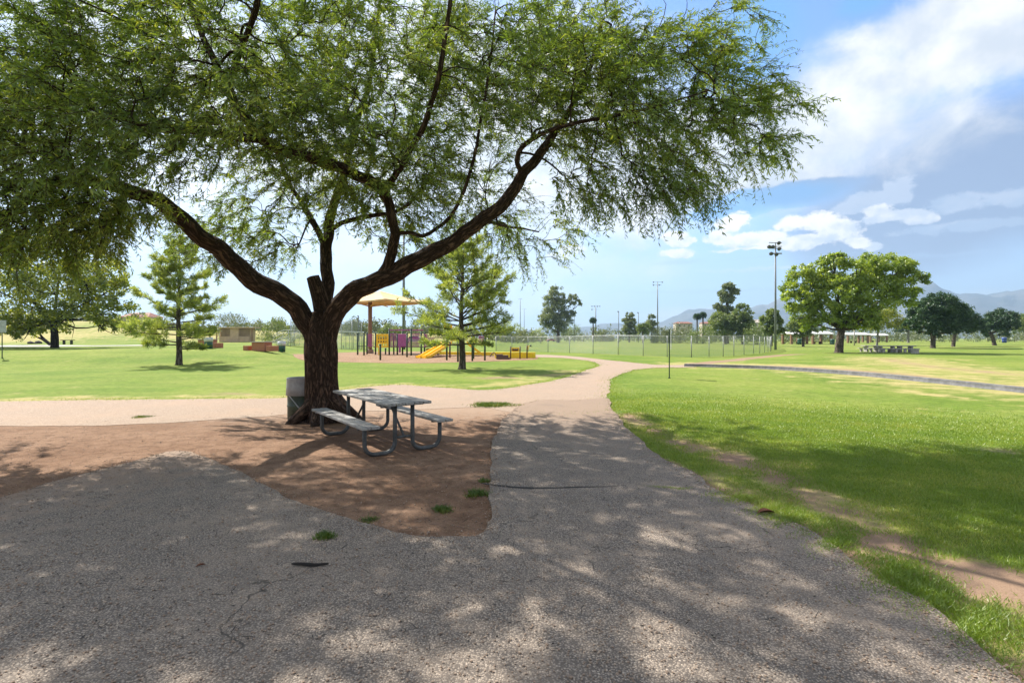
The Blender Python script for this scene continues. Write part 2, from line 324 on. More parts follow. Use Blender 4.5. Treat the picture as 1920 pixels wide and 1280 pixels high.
def woodmat():
    m, t = material('weathered_plank'); o = t.n('ShaderNodeTexCoord').outputs['Object']; isl = t.n('ShaderNodeNewGeometry').outputs['Random Per Island']
    n = t.noise(t.n('ShaderNodeMapping', {0: o, 3: (1.2, 22, 22)}).outputs[0], 1.6, 7, .65, .4); n2 = t.noise(o, 2.2, 5, .6)
    c = t.cr(n, [(.3, (.12, .115, .11)), (.52, (.33, .32, .305)), (.75, (.50, .49, .47))])
    c = t.mix(t.ramp(n2, .42, .66, 0, .6), c, (.58, .57, .55, 1)); c = t.mix(t.m('MULTIPLY', isl, .45), c, (.17, .16, .15, 1))
    finish(t, c, .75, 0, n, .5, .004, .3); return m
M_wood = woodmat()
M_pipe = paint('galvanised_pipe', (.10, .105, .105), .6, .2, .4, 14)
M_galv = paint('galvanised_steel', (.40, .41, .42), .5, .5, .2, 3)
M_polesteel = paint('pole_steel', (.20, .215, .23), .55, .3, .15, 3)
M_lightsteel = paint('pale_steel', (.55, .57, .58), .5, .3, .15, 3)
M_drum = paint('green_drum', (.025, .055, .035), .5, 0, .45, 6, (.06, .08, .05))
M_liner = paint('grey_bin_collar', (.36, .36, .37), .45, 0, .25, 5)
M_postg = paint('dark_green_post', (.02, .05, .03), .45)
M_signp = paint('sign_post_green', (.03, .06, .04), .5)
M_signb = paint('aluminium_sign', (.50, .51, .53), .45, .4)
M_purple = paint('purple_plastic', (.40, .10, .30), .45)
M_yel = paint('yellow_plastic', (.92, .55, .015), .38, 0, .1)
M_yelw = paint('yellow_paint', (.90, .68, .02), .5, 0, .12, 3)
M_tan = paint('tan_shade_fabric', (.70, .48, .24), .8, 0, .1, 2)
M_brownpost = paint('brown_steel', (.27, .15, .085), .5)
M_brown = paint('brown_plastic', (.10, .045, .03), .6)
M_tanwall = paint('tan_block', (.56, .40, .27), .9, 0, .15, 1.5)
M_darkin = paint('dark_interior', (.05, .04, .035), .9)
M_conc = paint('concrete', (.42, .39, .36), .9, 0, .25, 5)
M_kerb = paint('grey_kerb_concrete', (.16, .16, .165), .9, 0, .35, 4)
M_greenbin = paint('green_bin', (.015, .085, .06), .5)
M_bluebin = paint('blue_bin', (.03, .07, .30), .45)
M_white = paint('white_roof', (.72, .72, .72), .6, 0, .1, 2)
M_red = paint('red_car_paint', (.30, .03, .05), .3)
M_silver = paint('silver_car_paint', (.45, .46, .48), .3, .4)
M_glass = paint('dark_glass', (.02, .025, .03), .1)
M_rub = paint('rubber', (.02, .02, .02), .8)
M_roofred = paint('red_tile_roof', (.28, .11, .07), .8, 0, .25, 1)
M_stucco = paint('pale_stucco', (.55, .47, .40), .9, 0, .12, 1)
M_chain = paint('chain_steel', (.30, .30, .30), .4, .8)
M_stick = paint('dark_bark_stick', (.022, .018, .016), .9, 0, .4, 30)
M_leafdry = paint('dry_brown_leaf', (.20, .075, .035), .8, 0, .4, 40)
M_lamp = paint('lamp_housing', (.10, .10, .11), .5)
M_rock = paint('dark_rock', (.07, .06, .055), .9, 0, .4, 4)
M_grass = leafmat('grass_blade', (.14, .235, .022), (.23, .325, .04), (.40, .41, .10), .36, .9)
M_weed = leafmat('weed_blade', (.05, .10, .012), (.10, .17, .02), (.28, .25, .06), .35, 2)
def brickmat():
    m, t = material('red_brick'); o = t.n('ShaderNodeTexCoord').outputs['Object']
    b = t.n('ShaderNodeTexBrick', {'Vector': t.n('ShaderNodeMapping', {0: o, 2: (R(90), 0, 0)}).outputs[0], 'Color1': (.36, .12, .065, 1), 'Color2': (.44, .17, .09, 1), 'Mortar': (.40, .33, .28, 1), 'Scale': 4.5, 'Mortar Size': .012})
    finish(t, t.mix(t.noise(o, 3, 5, .6), b.outputs[0], (.40, .16, .09, 1)), .9); return m
M_brick = brickmat()
def meshmat(name, pitch, wire):
    m, t = material(name); u = t.n('ShaderNodeSeparateXYZ', {0: t.n('ShaderNodeAttribute', attribute_name='bark').outputs['Vector']})
    def line(v):
        f = t.m('FRACT', t.m('DIVIDE', v, pitch)); return t.m('LESS_THAN', f, wire/pitch)
    a = t.m('MAXIMUM', line(t.m('ADD', u.outputs[0], u.outputs[2])), line(t.m('ADD', t.m('SUBTRACT', u.outputs[0], u.outputs[2]), 500.0)))
    b = t.n('ShaderNodeBsdfPrincipled', {'Base Color': (.42, .43, .43, 1), 'Metallic': .3, 'Roughness': .5}); tr = t.n('ShaderNodeBsdfTransparent')
    t.n('ShaderNodeOutputMaterial', {0: t.n('ShaderNodeMixShader', {0: a, 1: tr.outputs[0], 2: b.outputs[0]}).outputs[0]}); return m
M_link = meshmat('chain_link', .075, .0125)

# ---------------------------------------------------------------- the ground, one sheet to the horizon
def G2(*pp): return np.array([D(*p)[:2] for p in pp])
def seg_dist(X, Y, pl):
    d = np.full(X.shape, 1e9)
    for (ax, ay), (bx, by) in zip(pl[:-1], pl[1:]):
        vx, vy = bx-ax, by-ay; t = np.clip(((X-ax)*vx+(Y-ay)*vy)/(vx*vx+vy*vy+1e-9), 0, 1)
        d = np.minimum(d, np.hypot(X-ax-t*vx, Y-ay-t*vy))
    return d
STRIP = G2((1165, 775), (1230, 812), (1365, 856), (1470, 900), (1600, 985), (1680, 1022), (1850, 1095), (2100, 1200))
FRL = G2((1330, 905), (1420, 935), (1520, 985), (1620, 1040), (1760, 1115), (1960, 1240)); EDGE = G2((1255, 868), (1330, 915), (1430, 958), (1500, 990), (1560, 1030), (1700, 1118)); BANK1 = G2((1310, 682), (1400, 672), (1500, 664)); BANK2 = G2((1340, 684), (1500, 688), (1640, 698), (1780, 715), (1900, 728))
BANK3 = G2((1660, 672), (1750, 688), (1900, 702))
LEDGE = G2((-400, 752), (0, 750), (250, 748), (540, 742), (700, 722), (900, 724), (1000, 712), (1080, 695))
def bare_f(X, Y):
    b = .60*np.exp(-(seg_dist(X, Y, STRIP)/.5)**2); b = np.maximum(b, .50*np.exp(-(seg_dist(X, Y, FRL)/.42)**2)); b = np.maximum(b, .85*np.exp(-(seg_dist(X, Y, EDGE)/.16)**2))
    b = np.maximum(b, .62*np.exp(-(seg_dist(X, Y, BANK2)/1.5)**2)); b = np.maximum(b, .75*np.exp(-(seg_dist(X, Y, BANK1)/1.3)**2))
    b = np.maximum(b, .52*np.exp(-(seg_dist(X, Y, BANK3)/1.6)**2))
    for px, py, r, k in ((1225, 808, .35, .8), (1290, 845, .4, .7), (1365, 858, .5, .8), (1470, 900, .45, .8), (1590, 960, .3, .6), (1680, 1022, .4, .85), (1850, 1090, .55, .9), (1445, 955, .28, .9), (1880, 1260, .3, .7), (930, 708, 1.6, .62), (1020, 704, 1.2, .5), (150, 748, 1.5, .45), (430, 738, 1.4, .5), (600, 676, 2.0, .5), (1270, 690, 1.0, .55), (1895, 850, .8, .55), (1560, 640, 3, .4)):
        c = D(px, py); b = np.maximum(b, k*np.exp(-((X-c[0])**2+(Y-c[1])**2)/r**2))
    return b
def dry_f(X, Y):
    d = .55*np.exp(-(seg_dist(X, Y, LEDGE)/1.1)**2)
    d = np.maximum(d, .66*np.exp(-(seg_dist(X, Y, BANK2)/5.5)**2)); d = np.maximum(d, .62*np.exp(-(seg_dist(X, Y, BANK3)/5)**2))
    d = np.maximum(d, .55*np.exp(-(seg_dist(X, Y, STRIP)/.9)**2)); d = np.maximum(d, .6*np.exp(-(seg_dist(X, Y, FRL)/.6)**2))
    d = np.maximum(d, .8*S((np.hypot(X, Y)-88)/40)*S((-X/np.maximum(Y, 1)-.0)/.1)*(.72+.28*np.sin(X*.13+1)*np.sin(Y*.09)))
    d = np.maximum(d, .28*S((Y-60)/30)*S((X/np.maximum(Y, 1)-.03)/.1))
    return d
rad = np.concatenate([[0.0], np.geomspace(.8, 60, 190), np.geomspace(63, 6000, 70)])
ang = np.concatenate([np.linspace(-55, 55, 380), np.linspace(56, 304, 90)])*np.pi/180; na = len(ang)
RR, AA = np.meshgrid(rad[1:], ang, indexing='ij'); X = RR*np.sin(AA); Y = RR*np.cos(AA)
V = np.concatenate([[[0, 0, 0]], np.stack([X, Y, gz(X, Y)], -1).reshape(-1, 3)])
nr = len(rad)-1; i0 = (1+np.arange(nr-1)[:, None]*na+np.arange(na)[None]); i1 = (1+np.arange(nr-1)[:, None]*na+(np.arange(na)[None]+1) % na)
q4 = np.stack([i0, i0+na, i1+na, i1], -1).reshape(-1, 4); t3 = np.stack([np.zeros(na, int), 1+np.arange(na), 1+(np.arange(na)+1) % na], -1)
ground = new_mesh('ground', V, np.concatenate([np.full(len(q4), 4), np.full(len(t3), 3)]), np.concatenate([q4.ravel(), t3.ravel()]), M_lawn, smooth=True,
                  attrs={'dry': ('FLOAT', dry_f(V[:, 0], V[:, 1])), 'bare': ('FLOAT', bare_f(V[:, 0], V[:, 1]))})
tag(ground, 'bright green mown lawn with dry brown patches', 'lawn', kind='structure')

def inpoly(X, Y, pl):
    r = np.zeros(np.shape(X), bool)
    for (ax, ay), (bx, by) in zip(pl, np.roll(pl, -1, 0)):
        c = ((ay > Y) != (by > Y)) & (X < (bx-ax)*(Y-ay)/(by-ay+1e-12)+ax); r ^= c
    return r
def ragged(pl, amp, seed, wob=1.0):
    r = np.random.default_rng(seed); n = len(pl); out = []
    Q = np.vstack([pl[-1], pl, pl[0], pl[1]])
    for i in range(n):
        a, b, c, d = Q[i:i+4]; L = np.linalg.norm(c-b); dist = np.hypot(*((b+c)/2)); m = int(np.clip(L/(.02*max(dist, 2.5)), 2, 90))
        for u in np.arange(m)/m: out.append(.5*(2*b+(c-a)*u+(2*a-5*b+4*c-d)*u*u+(3*b-a-3*c+d)*u**3))
    out = np.array(out); T = np.roll(out, -1, 0)-np.roll(out, 1, 0); N_ = nrm(np.stack([-T[:, 1], T[:, 0]], 1))
    s = np.concatenate([[0], np.cumsum(np.linalg.norm(np.diff(out, axis=0), axis=1))]); k = np.zeros(len(out))
    for f, a_ in ((1.1, .5), (2.7, .35), (6.3, .25), (15, .16), (33, .1)): k += a_*np.sin(s*f*wob+r.uniform(0, 7))*(1+.5*np.sin(s*f*.37+r.uniform(0, 7)))
    return out+N_*(amp*k)[:, None]
def sheet(name, pl, z, mat, label, cat, thick=.05):
    n0_ = len(pl); r = geometry.delaunay_2d_cdt([Vector(p) for p in pl], [(i, (i+1) % n0_) for i in range(n0_)], [], 0, 1e-5)
    P2 = np.array([(v.x, v.y) for v in r[0]]); T_ = np.array([list(f) for f in r[2] if len(f) == 3]); cc = P2[T_].mean(1); T_ = T_[inpoly(cc[:, 0], cc[:, 1], pl)]
    e1, e2 = P2[T_[:, 1]]-P2[T_[:, 0]], P2[T_[:, 2]]-P2[T_[:, 0]]; fl = e1[:, 0]*e2[:, 1]-e1[:, 1]*e2[:, 0] < 0; T_[fl] = T_[fl][:, ::-1]
    n = len(P2); use = {}
    for f in T_:
        for a, b in ((f[0], f[1]), (f[1], f[2]), (f[2], f[0])): use[(a, b)] = 1
    rim = [(a, b) for a, b in use if (b, a) not in use]
    zz = gz(P2[:, 0], P2[:, 1]); V = np.concatenate([np.column_stack([P2, zz+z]), np.column_stack([P2, zz-thick])])
    F = [list(f) for f in T_]+[[a, n+a, n+b, b] for a, b in rim]
    o = new_mesh(name, V, [len(f) for f in F], [i for f in F for i in f], mat); return tag(o, label, cat, kind='structure')
DIRT = ragged(G2((-900, 790), (-200, 788), (200, 790), (420, 778), (560, 752), (720, 752), (900, 748), (985, 745), (1010, 765), (985, 860), (980, 990), (960, 1060), (700, 1060), (400, 960), (200, 1010), (-200, 1050), (-900, 1100)), .08, 1)
GRAV = ragged(G2((-900, 752), (0, 752), (250, 750), (420, 748), (545, 745), (640, 732), (740, 722), (830, 727), (910, 731), (985, 723), (1050, 711), (1100, 694), (1124, 684), (1105, 677), (1055, 671), (1003, 669), (1006, 665), (1060, 667), (1130, 674), (1180, 679), (1235, 684), (1300, 684.5), (1300, 688.5), (1235, 690), (1190, 694), (1152, 708), (1140, 728), (1142, 752), (1120, 775), (980, 775), (900, 765), (760, 770), (600, 775), (420, 786), (200, 798), (-200, 800), (-900, 800)), .10, 2, .7)
ASPH = ragged(np.vstack([[[-9.5, 2], [-9, -3], [0, -4], [3.4, -2], [2.9, .4]], G2((2050, 1500), (1905, 1290), (1770, 1158), (1650, 1095), (1560, 1033), (1490, 990), (1430, 962), (1370, 940), (1330, 918), (1300, 895), (1250, 866), (1205, 830), (1170, 800), (1146, 768), (1140, 748), (1080, 752), (1010, 752), (965, 768), (938, 798), (922, 860), (913, 940), (903, 1003), (840, 1015), (750, 1012), (660, 985), (590, 962), (520, 930), (430, 878), (335, 850), (240, 872), (120, 905), (0, 940), (-300, 985), (-700, 1040))]), .05, 3)
sheet('dirt_ground', DIRT, .006, M_dirt, 'reddish bare dirt under the large tree', 'dirt')
sheet('gravel_path', GRAV, .012, M_gravel, 'pale pinkish gravel walk curving past the playground', 'path')
sheet('path', ASPH, .035, M_asphalt, 'grey chip asphalt walk in dappled shade', 'path')
ck = ragged(np.vstack([G2((908, 912), (960, 918), (1020, 921), (1090, 919), (1150, 917.6)), G2((1150, 918), (1090, 920.6), (1020, 923.4), (960, 920.4), (908, 914.5))]), .012, 9, 2.2)
sheet('path_crack', ck, .037, M_stick, 'dark ragged crack across the asphalt walk', 'crack', -.030)
CHIPS = ragged(G2((560, 673), (640, 679), (760, 681), (870, 679), (985, 675), (1008, 671), (985, 664), (900, 660), (760, 659), (640, 661), (560, 664)), .12, 5, .5)
sheet('wood_chip_ground', CHIPS, .012, M_chips, 'tan wood chip bed below the playground', 'wood chips')
WALK2 = ragged(G2((540, 665), (420, 652), (380, 650), (420, 648), (560, 660)), .08, 6, .4)
SLAB = ragged(G2((0, 650), (120, 649.5), (290, 648), (290, 646.5), (120, 647), (0, 647.5)), .03, 8, .3)
sheet('concrete_walk', SLAB, .02, M_conc, 'pale concrete walk behind the leaning tree', 'path')

# ---------------------------------------------------------------- far mountains
def mountains():
    m, t = material('mountain_rock'); o = t.n('ShaderNodeTexCoord').outputs['Object']
    n = t.noise(o, .0022, 8, .62, .5); n2 = t.noise(o, .011, 6, .65)
    c = t.mix(t.ramp(n, .35, .65), (.07, .085, .095, 1), (.15, .145, .14, 1)); finish(t, t.mix(t.ramp(n2, .45, .7, 0, .7), c, (.06, .075, .06, 1)), .95, 0, n2, 1, 30, .1)
    prof = [(-900, 634), (300, 632), (900, 622), (1000, 618), (1100, 610), (1190, 606), (1240, 603), (1290, 587), (1330, 580), (1362, 586), (1400, 578), (1440, 570), (1470, 555), (1500, 566), (1560, 575), (1640, 568), (1700, 545), (1737, 532), (1765, 542), (1800, 548), (1840, 549), (1870, 551), (1895, 546), (1930, 540), (2000, 520), (2120, 530), (2300, 560), (2600, 600), (3200, 634)]
    px = np.array([p[0] for p in prof]); py = np.array([p[1] for p in prof])
    n_a, n_d = 420, 46; xs = np.linspace(-900, 3200, n_a); hp = np.interp(xs, px, py); r = np.random.default_rng(5)
    k = np.arange(n_a)
    jag = sum(a*np.sin(xs*f+r.uniform(0, 7)) for f, a in ((.043, 2.0), (.11, 1.4), (.23, .8), (.55, .5)))
    hp = hp+jag*np.clip((634-hp)/40, 0, 1); V = []
    d0, d1 = 3600., 5400.
    for j in range(n_d):
        t_ = j/(n_d-1); d = d0+(d1-d0)*t_*1.5; up = np.sin(np.clip(t_*1.5, 0, 1)*np.pi/2)**1.2 if t_*1.5 <= 1 else 1-((t_*1.5-1)/.5)**1.5
        top = (HY-hp)/F*d1+H
        s = (xs-CX)/F; rid = sum(a*np.sin(s*f+g_*t_*5+r.uniform(0, 7)*0+ph) for f, a, g_, ph in ((14, .5, 1.3, .4), (31, .35, -2.1, 1.7), (67, .22, 2.9, 4.1), (140, .12, -4, 2.2)))
        z = top*up*(1+.30*rid*np.sin(np.pi*np.clip(t_*1.5, 0, 1))*.8)-6
        dd = d+rid*170*math.sin(math.pi*min(1, t_*1.5))
        V.append(np.stack([s*dd, dd, z], 1))
    V = np.concatenate(V); i0 = np.arange(n_d-1)[:, None]*n_a+np.arange(n_a-1)[None]
    Q = np.stack([i0, i0+1, i0+1+n_a, i0+n_a], -1).reshape(-1, 4)
    tag(new_mesh('mountains', V, np.full(len(Q), 4), Q.ravel(), m, smooth=True), 'hazy blue mountain range on the skyline', 'mountains', kind='structure')
mountains()

# ---------------------------------------------------------------- the great mesquite tree
def ridge_f(seed, amp):
    r = np.random.default_rng(seed); ph = r.uniform(0, 7, 12)
    def f(th, L, rd):
        a = 1+amp*(.5*np.sin(3*th+ph[0]+L*.5)+.4*np.sin(5*th+ph[1]-L*.4)+.35*np.sin(9*th+ph[2]+1.1*np.sin(L*1.3+ph[3]))+.3*np.sin(15*th+ph[4]+1.6*np.sin(L*1.9+ph[5]))+.22*np.sin(23*th+ph[6]+2*np.sin(L*2.6+ph[7])))
        return a*(1+.35*amp*np.sin(L*3.1+ph[8])+.3*amp*np.sin(L*6.7+2*th+ph[9]))
    return f
TB = D(609, 789); TD = float(TB[1])
tree = empty('mesquite_tree', tuple(TB), 'huge spreading feathery tree with forked dark trunk beside picnic table', 'tree')
O = TB                                                                    # children in local coordinates of the trunk base
tm = MB(); limbs = []
def limb(pp, radii, n, sides, seed, amp=.05, grow=True):
    pts = spline([P(*p) for p in pp], n); rd = np.interp(np.linspace(0, 1, n), np.linspace(0, 1, len(radii)), radii)*(.84 if seed == 1 else .80 if seed in (2, 3) else .70 if seed in (8, 10) else .85)
    r0 = np.random.default_rng(seed+70); tt = np.linspace(0, 1, n)*len(pp); wob = np.stack([sum(a*np.sin(tt*f+r0.uniform(0, 7)) for f, a in ((1.3, .5), (2.9, .35), (6.1, .18))) for _ in range(3)], 1)
    pts = pts+wob*(np.minimum(.28*rd+.022, .06)*S(np.linspace(0, 5, n)))[:, None]*(0 if seed in (1, 5) else 1)
    tm.tube(pts-O, rd, sides, True, ridge_f(seed, amp)); limbs.append((pts, rd, grow)); return pts
d0 = TD
limb([(610, 800, d0), (606, 770, d0), (603, 730, d0), (602, 690, d0), (601, 650, d0), (600, 612, d0), (600, 585, d0)], [.60, .44, .385, .37, .36, .36, .33, .22], 40, 64, 1, .10, False)
limb([(596, 660, d0), (580, 615, d0-.05), (552, 575, d0-.15), (500, 540, d0-.4), (440, 492, d0-.8), (385, 447, d0-1.2), (325, 400, d0-1.6), (262, 366, d0-2), (190, 345, d0-2.4), (110, 335, d0-2.8), (20, 345, d0-3.1), (-90, 320, d0-3.2)], [.20, .25, .25, .235, .215, .19, .165, .14, .115, .09, .06, .04], 60, 28, 2, .07)
limb([(612, 660, d0), (622, 600, d0-.05), (655, 556, d0-.2), (700, 528, d0-.3), (750, 504, d0-.45), (810, 477, d0-.6), (865, 447, d0-.7), (905, 412, d0-.8), (950, 370, d0-.9), (985, 322, d0-1), (1015, 290, d0-1), (1045, 245, d0-1), (1075, 190, d0-.9), (1110, 120, d0-.8), (1130, 40, d0-.6)], [.20, .25, .245, .225, .215, .195, .17, .15, .14, .125, .11, .085, .06, .045, .03], 60, 28, 3, .07)
limb([(606, 640, d0+.1), (609, 560, d0+.25), (612, 500, d0+.5), (614, 450, d0+.7), (624, 400, d0+1), (640, 340, d0+1.2), (660, 260, d0+1.3), (690, 160, d0+1.3), (710, 40, d0+1.2), (725, -120, d0+1)], [.2, .165, .15, .14, .115, .095, .08, .065, .045, .025], 44, 20, 4, .06)
limb([(606, 610, d0+.05), (601, 565, d0+.1), (592, 535, d0+.12), (587, 519, d0+.12)], [.19, .18, .165, .15], 10, 20, 5, .10, False)
limb([(612, 470, d0+.6), (590, 420, d0+.8), (565, 385, d0+1.1), (545, 345, d0+1.4), (520, 290, d0+1.6), (480, 220, d0+1.8)], [.085, .08, .07, .055, .04, .025], 24, 12, 6)
limb([(622, 430, d0+.8), (650, 415, d0+.7), (690, 408, d0+.5), (740, 395, d0+.3), (780, 370, d0+.3), (815, 310, d0+.3)], [.06, .06, .055, .05, .04, .03], 22, 12, 7)
limb([(712, 522, d0-.35), (730, 492, d0-.5), (738, 460, d0-.65), (736, 415, d0-.8), (715, 360, d0-1), (660, 322, d0-1.2), (600, 298, d0-1.4), (520, 276, d0-1.6), (480, 252, d0-1.7), (440, 190, d0-1.8), (405, 120, d0-1.9), (370, 40, d0-2), (330, -60, d0-2)], [.16, .15, .14, .13, .135, .14, .145, .14, .13, .11, .09, .06, .035], 60, 20, 8, .06)
limb([(490, 262, d0-1.7), (430, 252, d0-2), (350, 245, d0-2.4), (260, 238, d0-2.8), (170, 200, d0-3.2), (80, 150, d0-3.5)], [.085, .08, .065, .055, .04, .03], 26, 12, 9)
limb([(735, 440, d0-.7), (765, 436, d0-.8), (800, 440, d0-.8), (850, 400, d0-.9), (880, 330, d0-1), (900, 240, d0-1.2), (915, 130, d0-1.3), (930, 20, d0-1.3)], [.06, .055, .05, .05, .045, .04, .03, .02], 28, 12, 10)
limb([(978, 330, d0-1), (972, 300, d0-1.1), (985, 270, d0-1.4), (1060, 235, d0-1.9), (1150, 220, d0-2.1), (1240, 195, d0-2.2), (1330, 170, d0-2.2)], [.05, .055, .05, .04, .03, .022, .015], 28, 12, 11)
limb([(115, 335, d0-2.8), (75, 355, d0-2.8), (40, 385, d0-2.7), (0, 428, d0-2.6), (-60, 470, d0-2.5)], [.085, .08, .075, .06, .04], 20, 12, 12)
limb([(420, 170, d0-1.85), (450, 110, d0-2.6), (480, 20, d0-3.4), (500, -120, d0-4), (560, -330, d0-4.6)], [.06, .055, .05, .04, .03], 22, 10, 13)
limb([(715, 365, d0-1), (745, 320, d0-1.6), (790, 240, d0-2.2), (830, 120, d0-2.8), (850, -60, d0-3.3)], [.07, .065, .055, .045, .03], 22, 10, 14)
limb([(900, 415, d0-.8), (930, 420, d0+.3), (965, 425, d0+1.5), (1010, 435, d0+2.4)], [.05, .045, .03, .02], 18, 10, 15)
for i, (ang_, L_) in enumerate(((-.5, .95), (.35, .7), (-1.5, .75), (-2.5, .7), (3.0, .8), (1.6, .7))):
    o_ = np.array([math.cos(ang_), math.sin(ang_), 0]); tm.tube(spline([o_*.08+(0, 0, .70), o_*.27+(0, 0, .34), o_*(.40+L_*.22)+(0, 0, .09), o_*(.4+L_*.5)+(0, 0, -.06)], 12), np.interp(np.linspace(0, 1, 12), [0, .4, 1], [.13, .15, .06]), 16, True, ridge_f(40+i, .10))
tm.build('trunk', M_bark, tree, True, True)
# crown volumes: (pixel x, pixel y, depth, half width px, half height px, half depth m, count)
CR = [(1150, 170, 10.2, 260, 140, 3.0, 820), (1385, 200, 10.0, 125, 115, 1.6, 200), (1240, 315, 9.7, 130, 65, 1.4, 170), (1130, 340, 9.6, 100, 55, 1.2, 110), (990, 110, 10.4, 240, 160, 3.4, 640),
      (1350, 70, 10.5, 90, 80, 1.8, 140), (700, 140, 10.4, 280, 190, 3.8, 800), (660, 330, 11.4, 230, 90, 2.4, 300), (860, 330, 11.2, 170, 110, 2.2, 190), (960, 440, 12.8, 115, 55, 1.5, 110), (800, 440, 12.6, 120, 50, 1.4, 80),
      (350, 150, 8.9, 290, 200, 3.0, 660), (110, 200, 7.7, 260, 180, 2.4, 620), (90, 400, 7.8, 150, 55, 1.3, 260), (60, 450, 7.9, 110, 40, .9, 90), (190, 425, 8.3, 70, 40, .8, 60), (230, 390, 8.6, 100, 50, 1.4, 70), (430, 430, 12.2, 115, 75, 1.6, 110), (520, 450, 12.6, 90, 70, 1.3, 60), (-180, 250, 7.6, 200, 220, 2.2, 190),
      (700, -180, 10.2, 520, 160, 4.2, 420), (1150, -90, 10.4, 230, 120, 2.6, 120), (220, -170, 8.5, 400, 190, 2.8, 420), (60, -60, 9.5, 260, 170, 2.0, 220), (740, 330, 9.4, 130, 60, .8, 90), (560, 250, 8.6, 150, 70, .8, 110)]
pts = []
for px, py, d, rx, ry, rd_, n in CR:
    u = rdir(n)*(rng.uniform(0, 1, (n, 1))**.40); dd = d+u[:, 1]*rd_
    pts.append(np.stack([(px+u[:, 0]*rx-CX)/F*dd, dd, H-(py-u[:, 2]*ry-HY)/F*dd], 1))
for c, r_, n in (((-4.5, 6.0, 6.9), (4.2, 2.4, .9), 170), ((-8.5, 6.0, 6.0), (3.0, 2.6, 1.2), 150), ((-1.0, 7.8, 7.4), (2.6, 2.0, .9), 70), ((-3.5, 12.5, 7.6), (4.5, 2.5, 1.0), 130), ((-12.3, 9.7, 5.4), (2.6, 2.2, 1.2), 130)):   # the side of the crown that leans over the walk
    u = rdir(n)*(rng.uniform(0, 1, (n, 1))**.4); pts.append(np.array(c)+u*np.array(r_))
pts = np.concatenate(pts)
from mathutils import noise as mnoise
nv = np.array([mnoise.noise(Vector(p*np.array([.85, .85, 1.1])))+.5*mnoise.noise(Vector(p*2.1)) for p in pts]); n2 = np.array([mnoise.noise(Vector(p*np.array([.62, .62, .4])+np.array([5, 3, 1]))) for p in pts]); pts = pts[(nv > np.where(pts[:, 0] < -3.2, -.32, -.12)) & (((pts[:, 2]-H) < .64*pts[:, 1]) | (n2 > .09))]
for lo in range(2):                                                     # thin out to about 0.3 m spacing
    keep = np.ones(len(pts), bool); cell = {}
    for i, p in enumerate(pts):
        k = tuple((p/.30).astype(int))
        if k in cell: keep[i] = False
        cell[k] = 1
    pts = pts[keep]
gaps = [(D(1250, 1090), 0)]
NP, NR, PL, PAR = [], [], [], []
for lp, lr, gr in limbs:
    if not gr: continue
    s0 = int(len(lp)*.28)
    for i in range(s0, len(lp)): NP.append(lp[i]); PL.append(.4*(i-s0)/len(lp)*6); PAR.append(-1)
n0 = len(NP); cap_r = np.concatenate([r_[int(len(r_)*.28):] for _, r_, g_ in limbs if g_])
A = np.zeros((n0+len(pts), 3)); A[:n0] = NP; LL = np.zeros(n0+len(pts)); LL[:n0] = PL; par = np.full(n0+len(pts), -1); fz = np.zeros(n0+len(pts)); fz[:n0] = cap_r
dmin = np.min(np.linalg.norm(pts[:, None]-A[None, :n0], axis=2), axis=1); order = np.argsort(dmin); n = n0
for i in order:
    p = pts[i]; dist = np.linalg.norm(A[:n]-p, axis=1); cost = dist*1.0+.32*LL[:n]+.15*np.maximum(0, A[:n, 2]-p[2])*(LL[:n] > 0)
    j = int(np.argmin(np.where(dist < .05, 9e9, cost))); A[n] = p; par[n] = j; LL[n] = LL[j]+dist[j]; n += 1
rad_ = np.zeros(n); cnt = np.zeros(n)
for i in range(n-1, n0-1, -1):
    r2 = max(rad_[i], .0045**2.3); rad_[i] = r2
    if par[i] >= n0: rad_[par[i]] += r2
rr = rad_**(1/2.3); rr[:n0] = np.minimum(cap_r*.8, .05)
bm = MB(); tdir = np.zeros((n, 3)); r_ = np.random.default_rng(4)
for i in range(n0, n):
    j = par[i]; a, b = A[j], A[i]; L = np.linalg.norm(b-a); pd = tdir[j] if j >= n0 else nrm(b-a)*.3+np.array([0, 0, .5])
    m1 = a+(b-a)*.35+nrm(pd)*L*.16+r_.normal(size=3)*L*.05; m2 = a+(b-a)*.7+nrm(pd)*L*.08+r_.normal(size=3)*L*.05+np.array([0, 0, .03*L])
    ra = min(rr[j], rr[i]*1.5+.003) if j >= n0 else min(rr[i]*1.5, rr[j]); pp = spline([a, m1, m2, b], 6 if L > .5 else 4)
    bm.tube(pp-O, np.linspace(ra, rr[i], len(pp)), 6 if rr[i] > .012 else 4, False); tdir[i] = nrm(b-m2)
bm.build('branches', M_branch, tree, True, True)
# twigs with feathery leaves
tip = A[n0:n]; td = tdir[n0:n]; cen = np.array([-3.0, 10.2, 5.0]); K = 5
B0 = np.repeat(tip, K, 0); out = nrm(B0-cen)
dr = nrm(.85*np.repeat(td, K, 0)+.62*out+.46*rdir(len(B0))+np.array([0, 0, -.06])); TL = rng.uniform(.28, .72, len(B0)); droop = np.where((B0[:, 2] < 5.2) & (B0[:, 0] > -1.0), .24, .10)[:, None]; TL = TL*np.where(droop[:, 0] > .2, 1.35, 1)
tv = []; Lq = []
seg = 5; pos = [B0]; dcur = dr.copy()
for s_ in range(seg):
    dcur = nrm(dcur-droop*np.array([0, 0, 1.])+.10*rng.normal(size=dcur.shape)); pos.append(pos[-1]+dcur*(TL/seg)[:, None])
pos = np.stack(pos, 1)                                                  # twigs as thin three-sided tubes
nt = len(B0); side = nrm(np.cross(dr, rdir(nt))); up_ = np.cross(side, dr); ring = []
for a_ in (0, 2.094, 4.189): ring.append(math.cos(a_)*side+math.sin(a_)*up_)
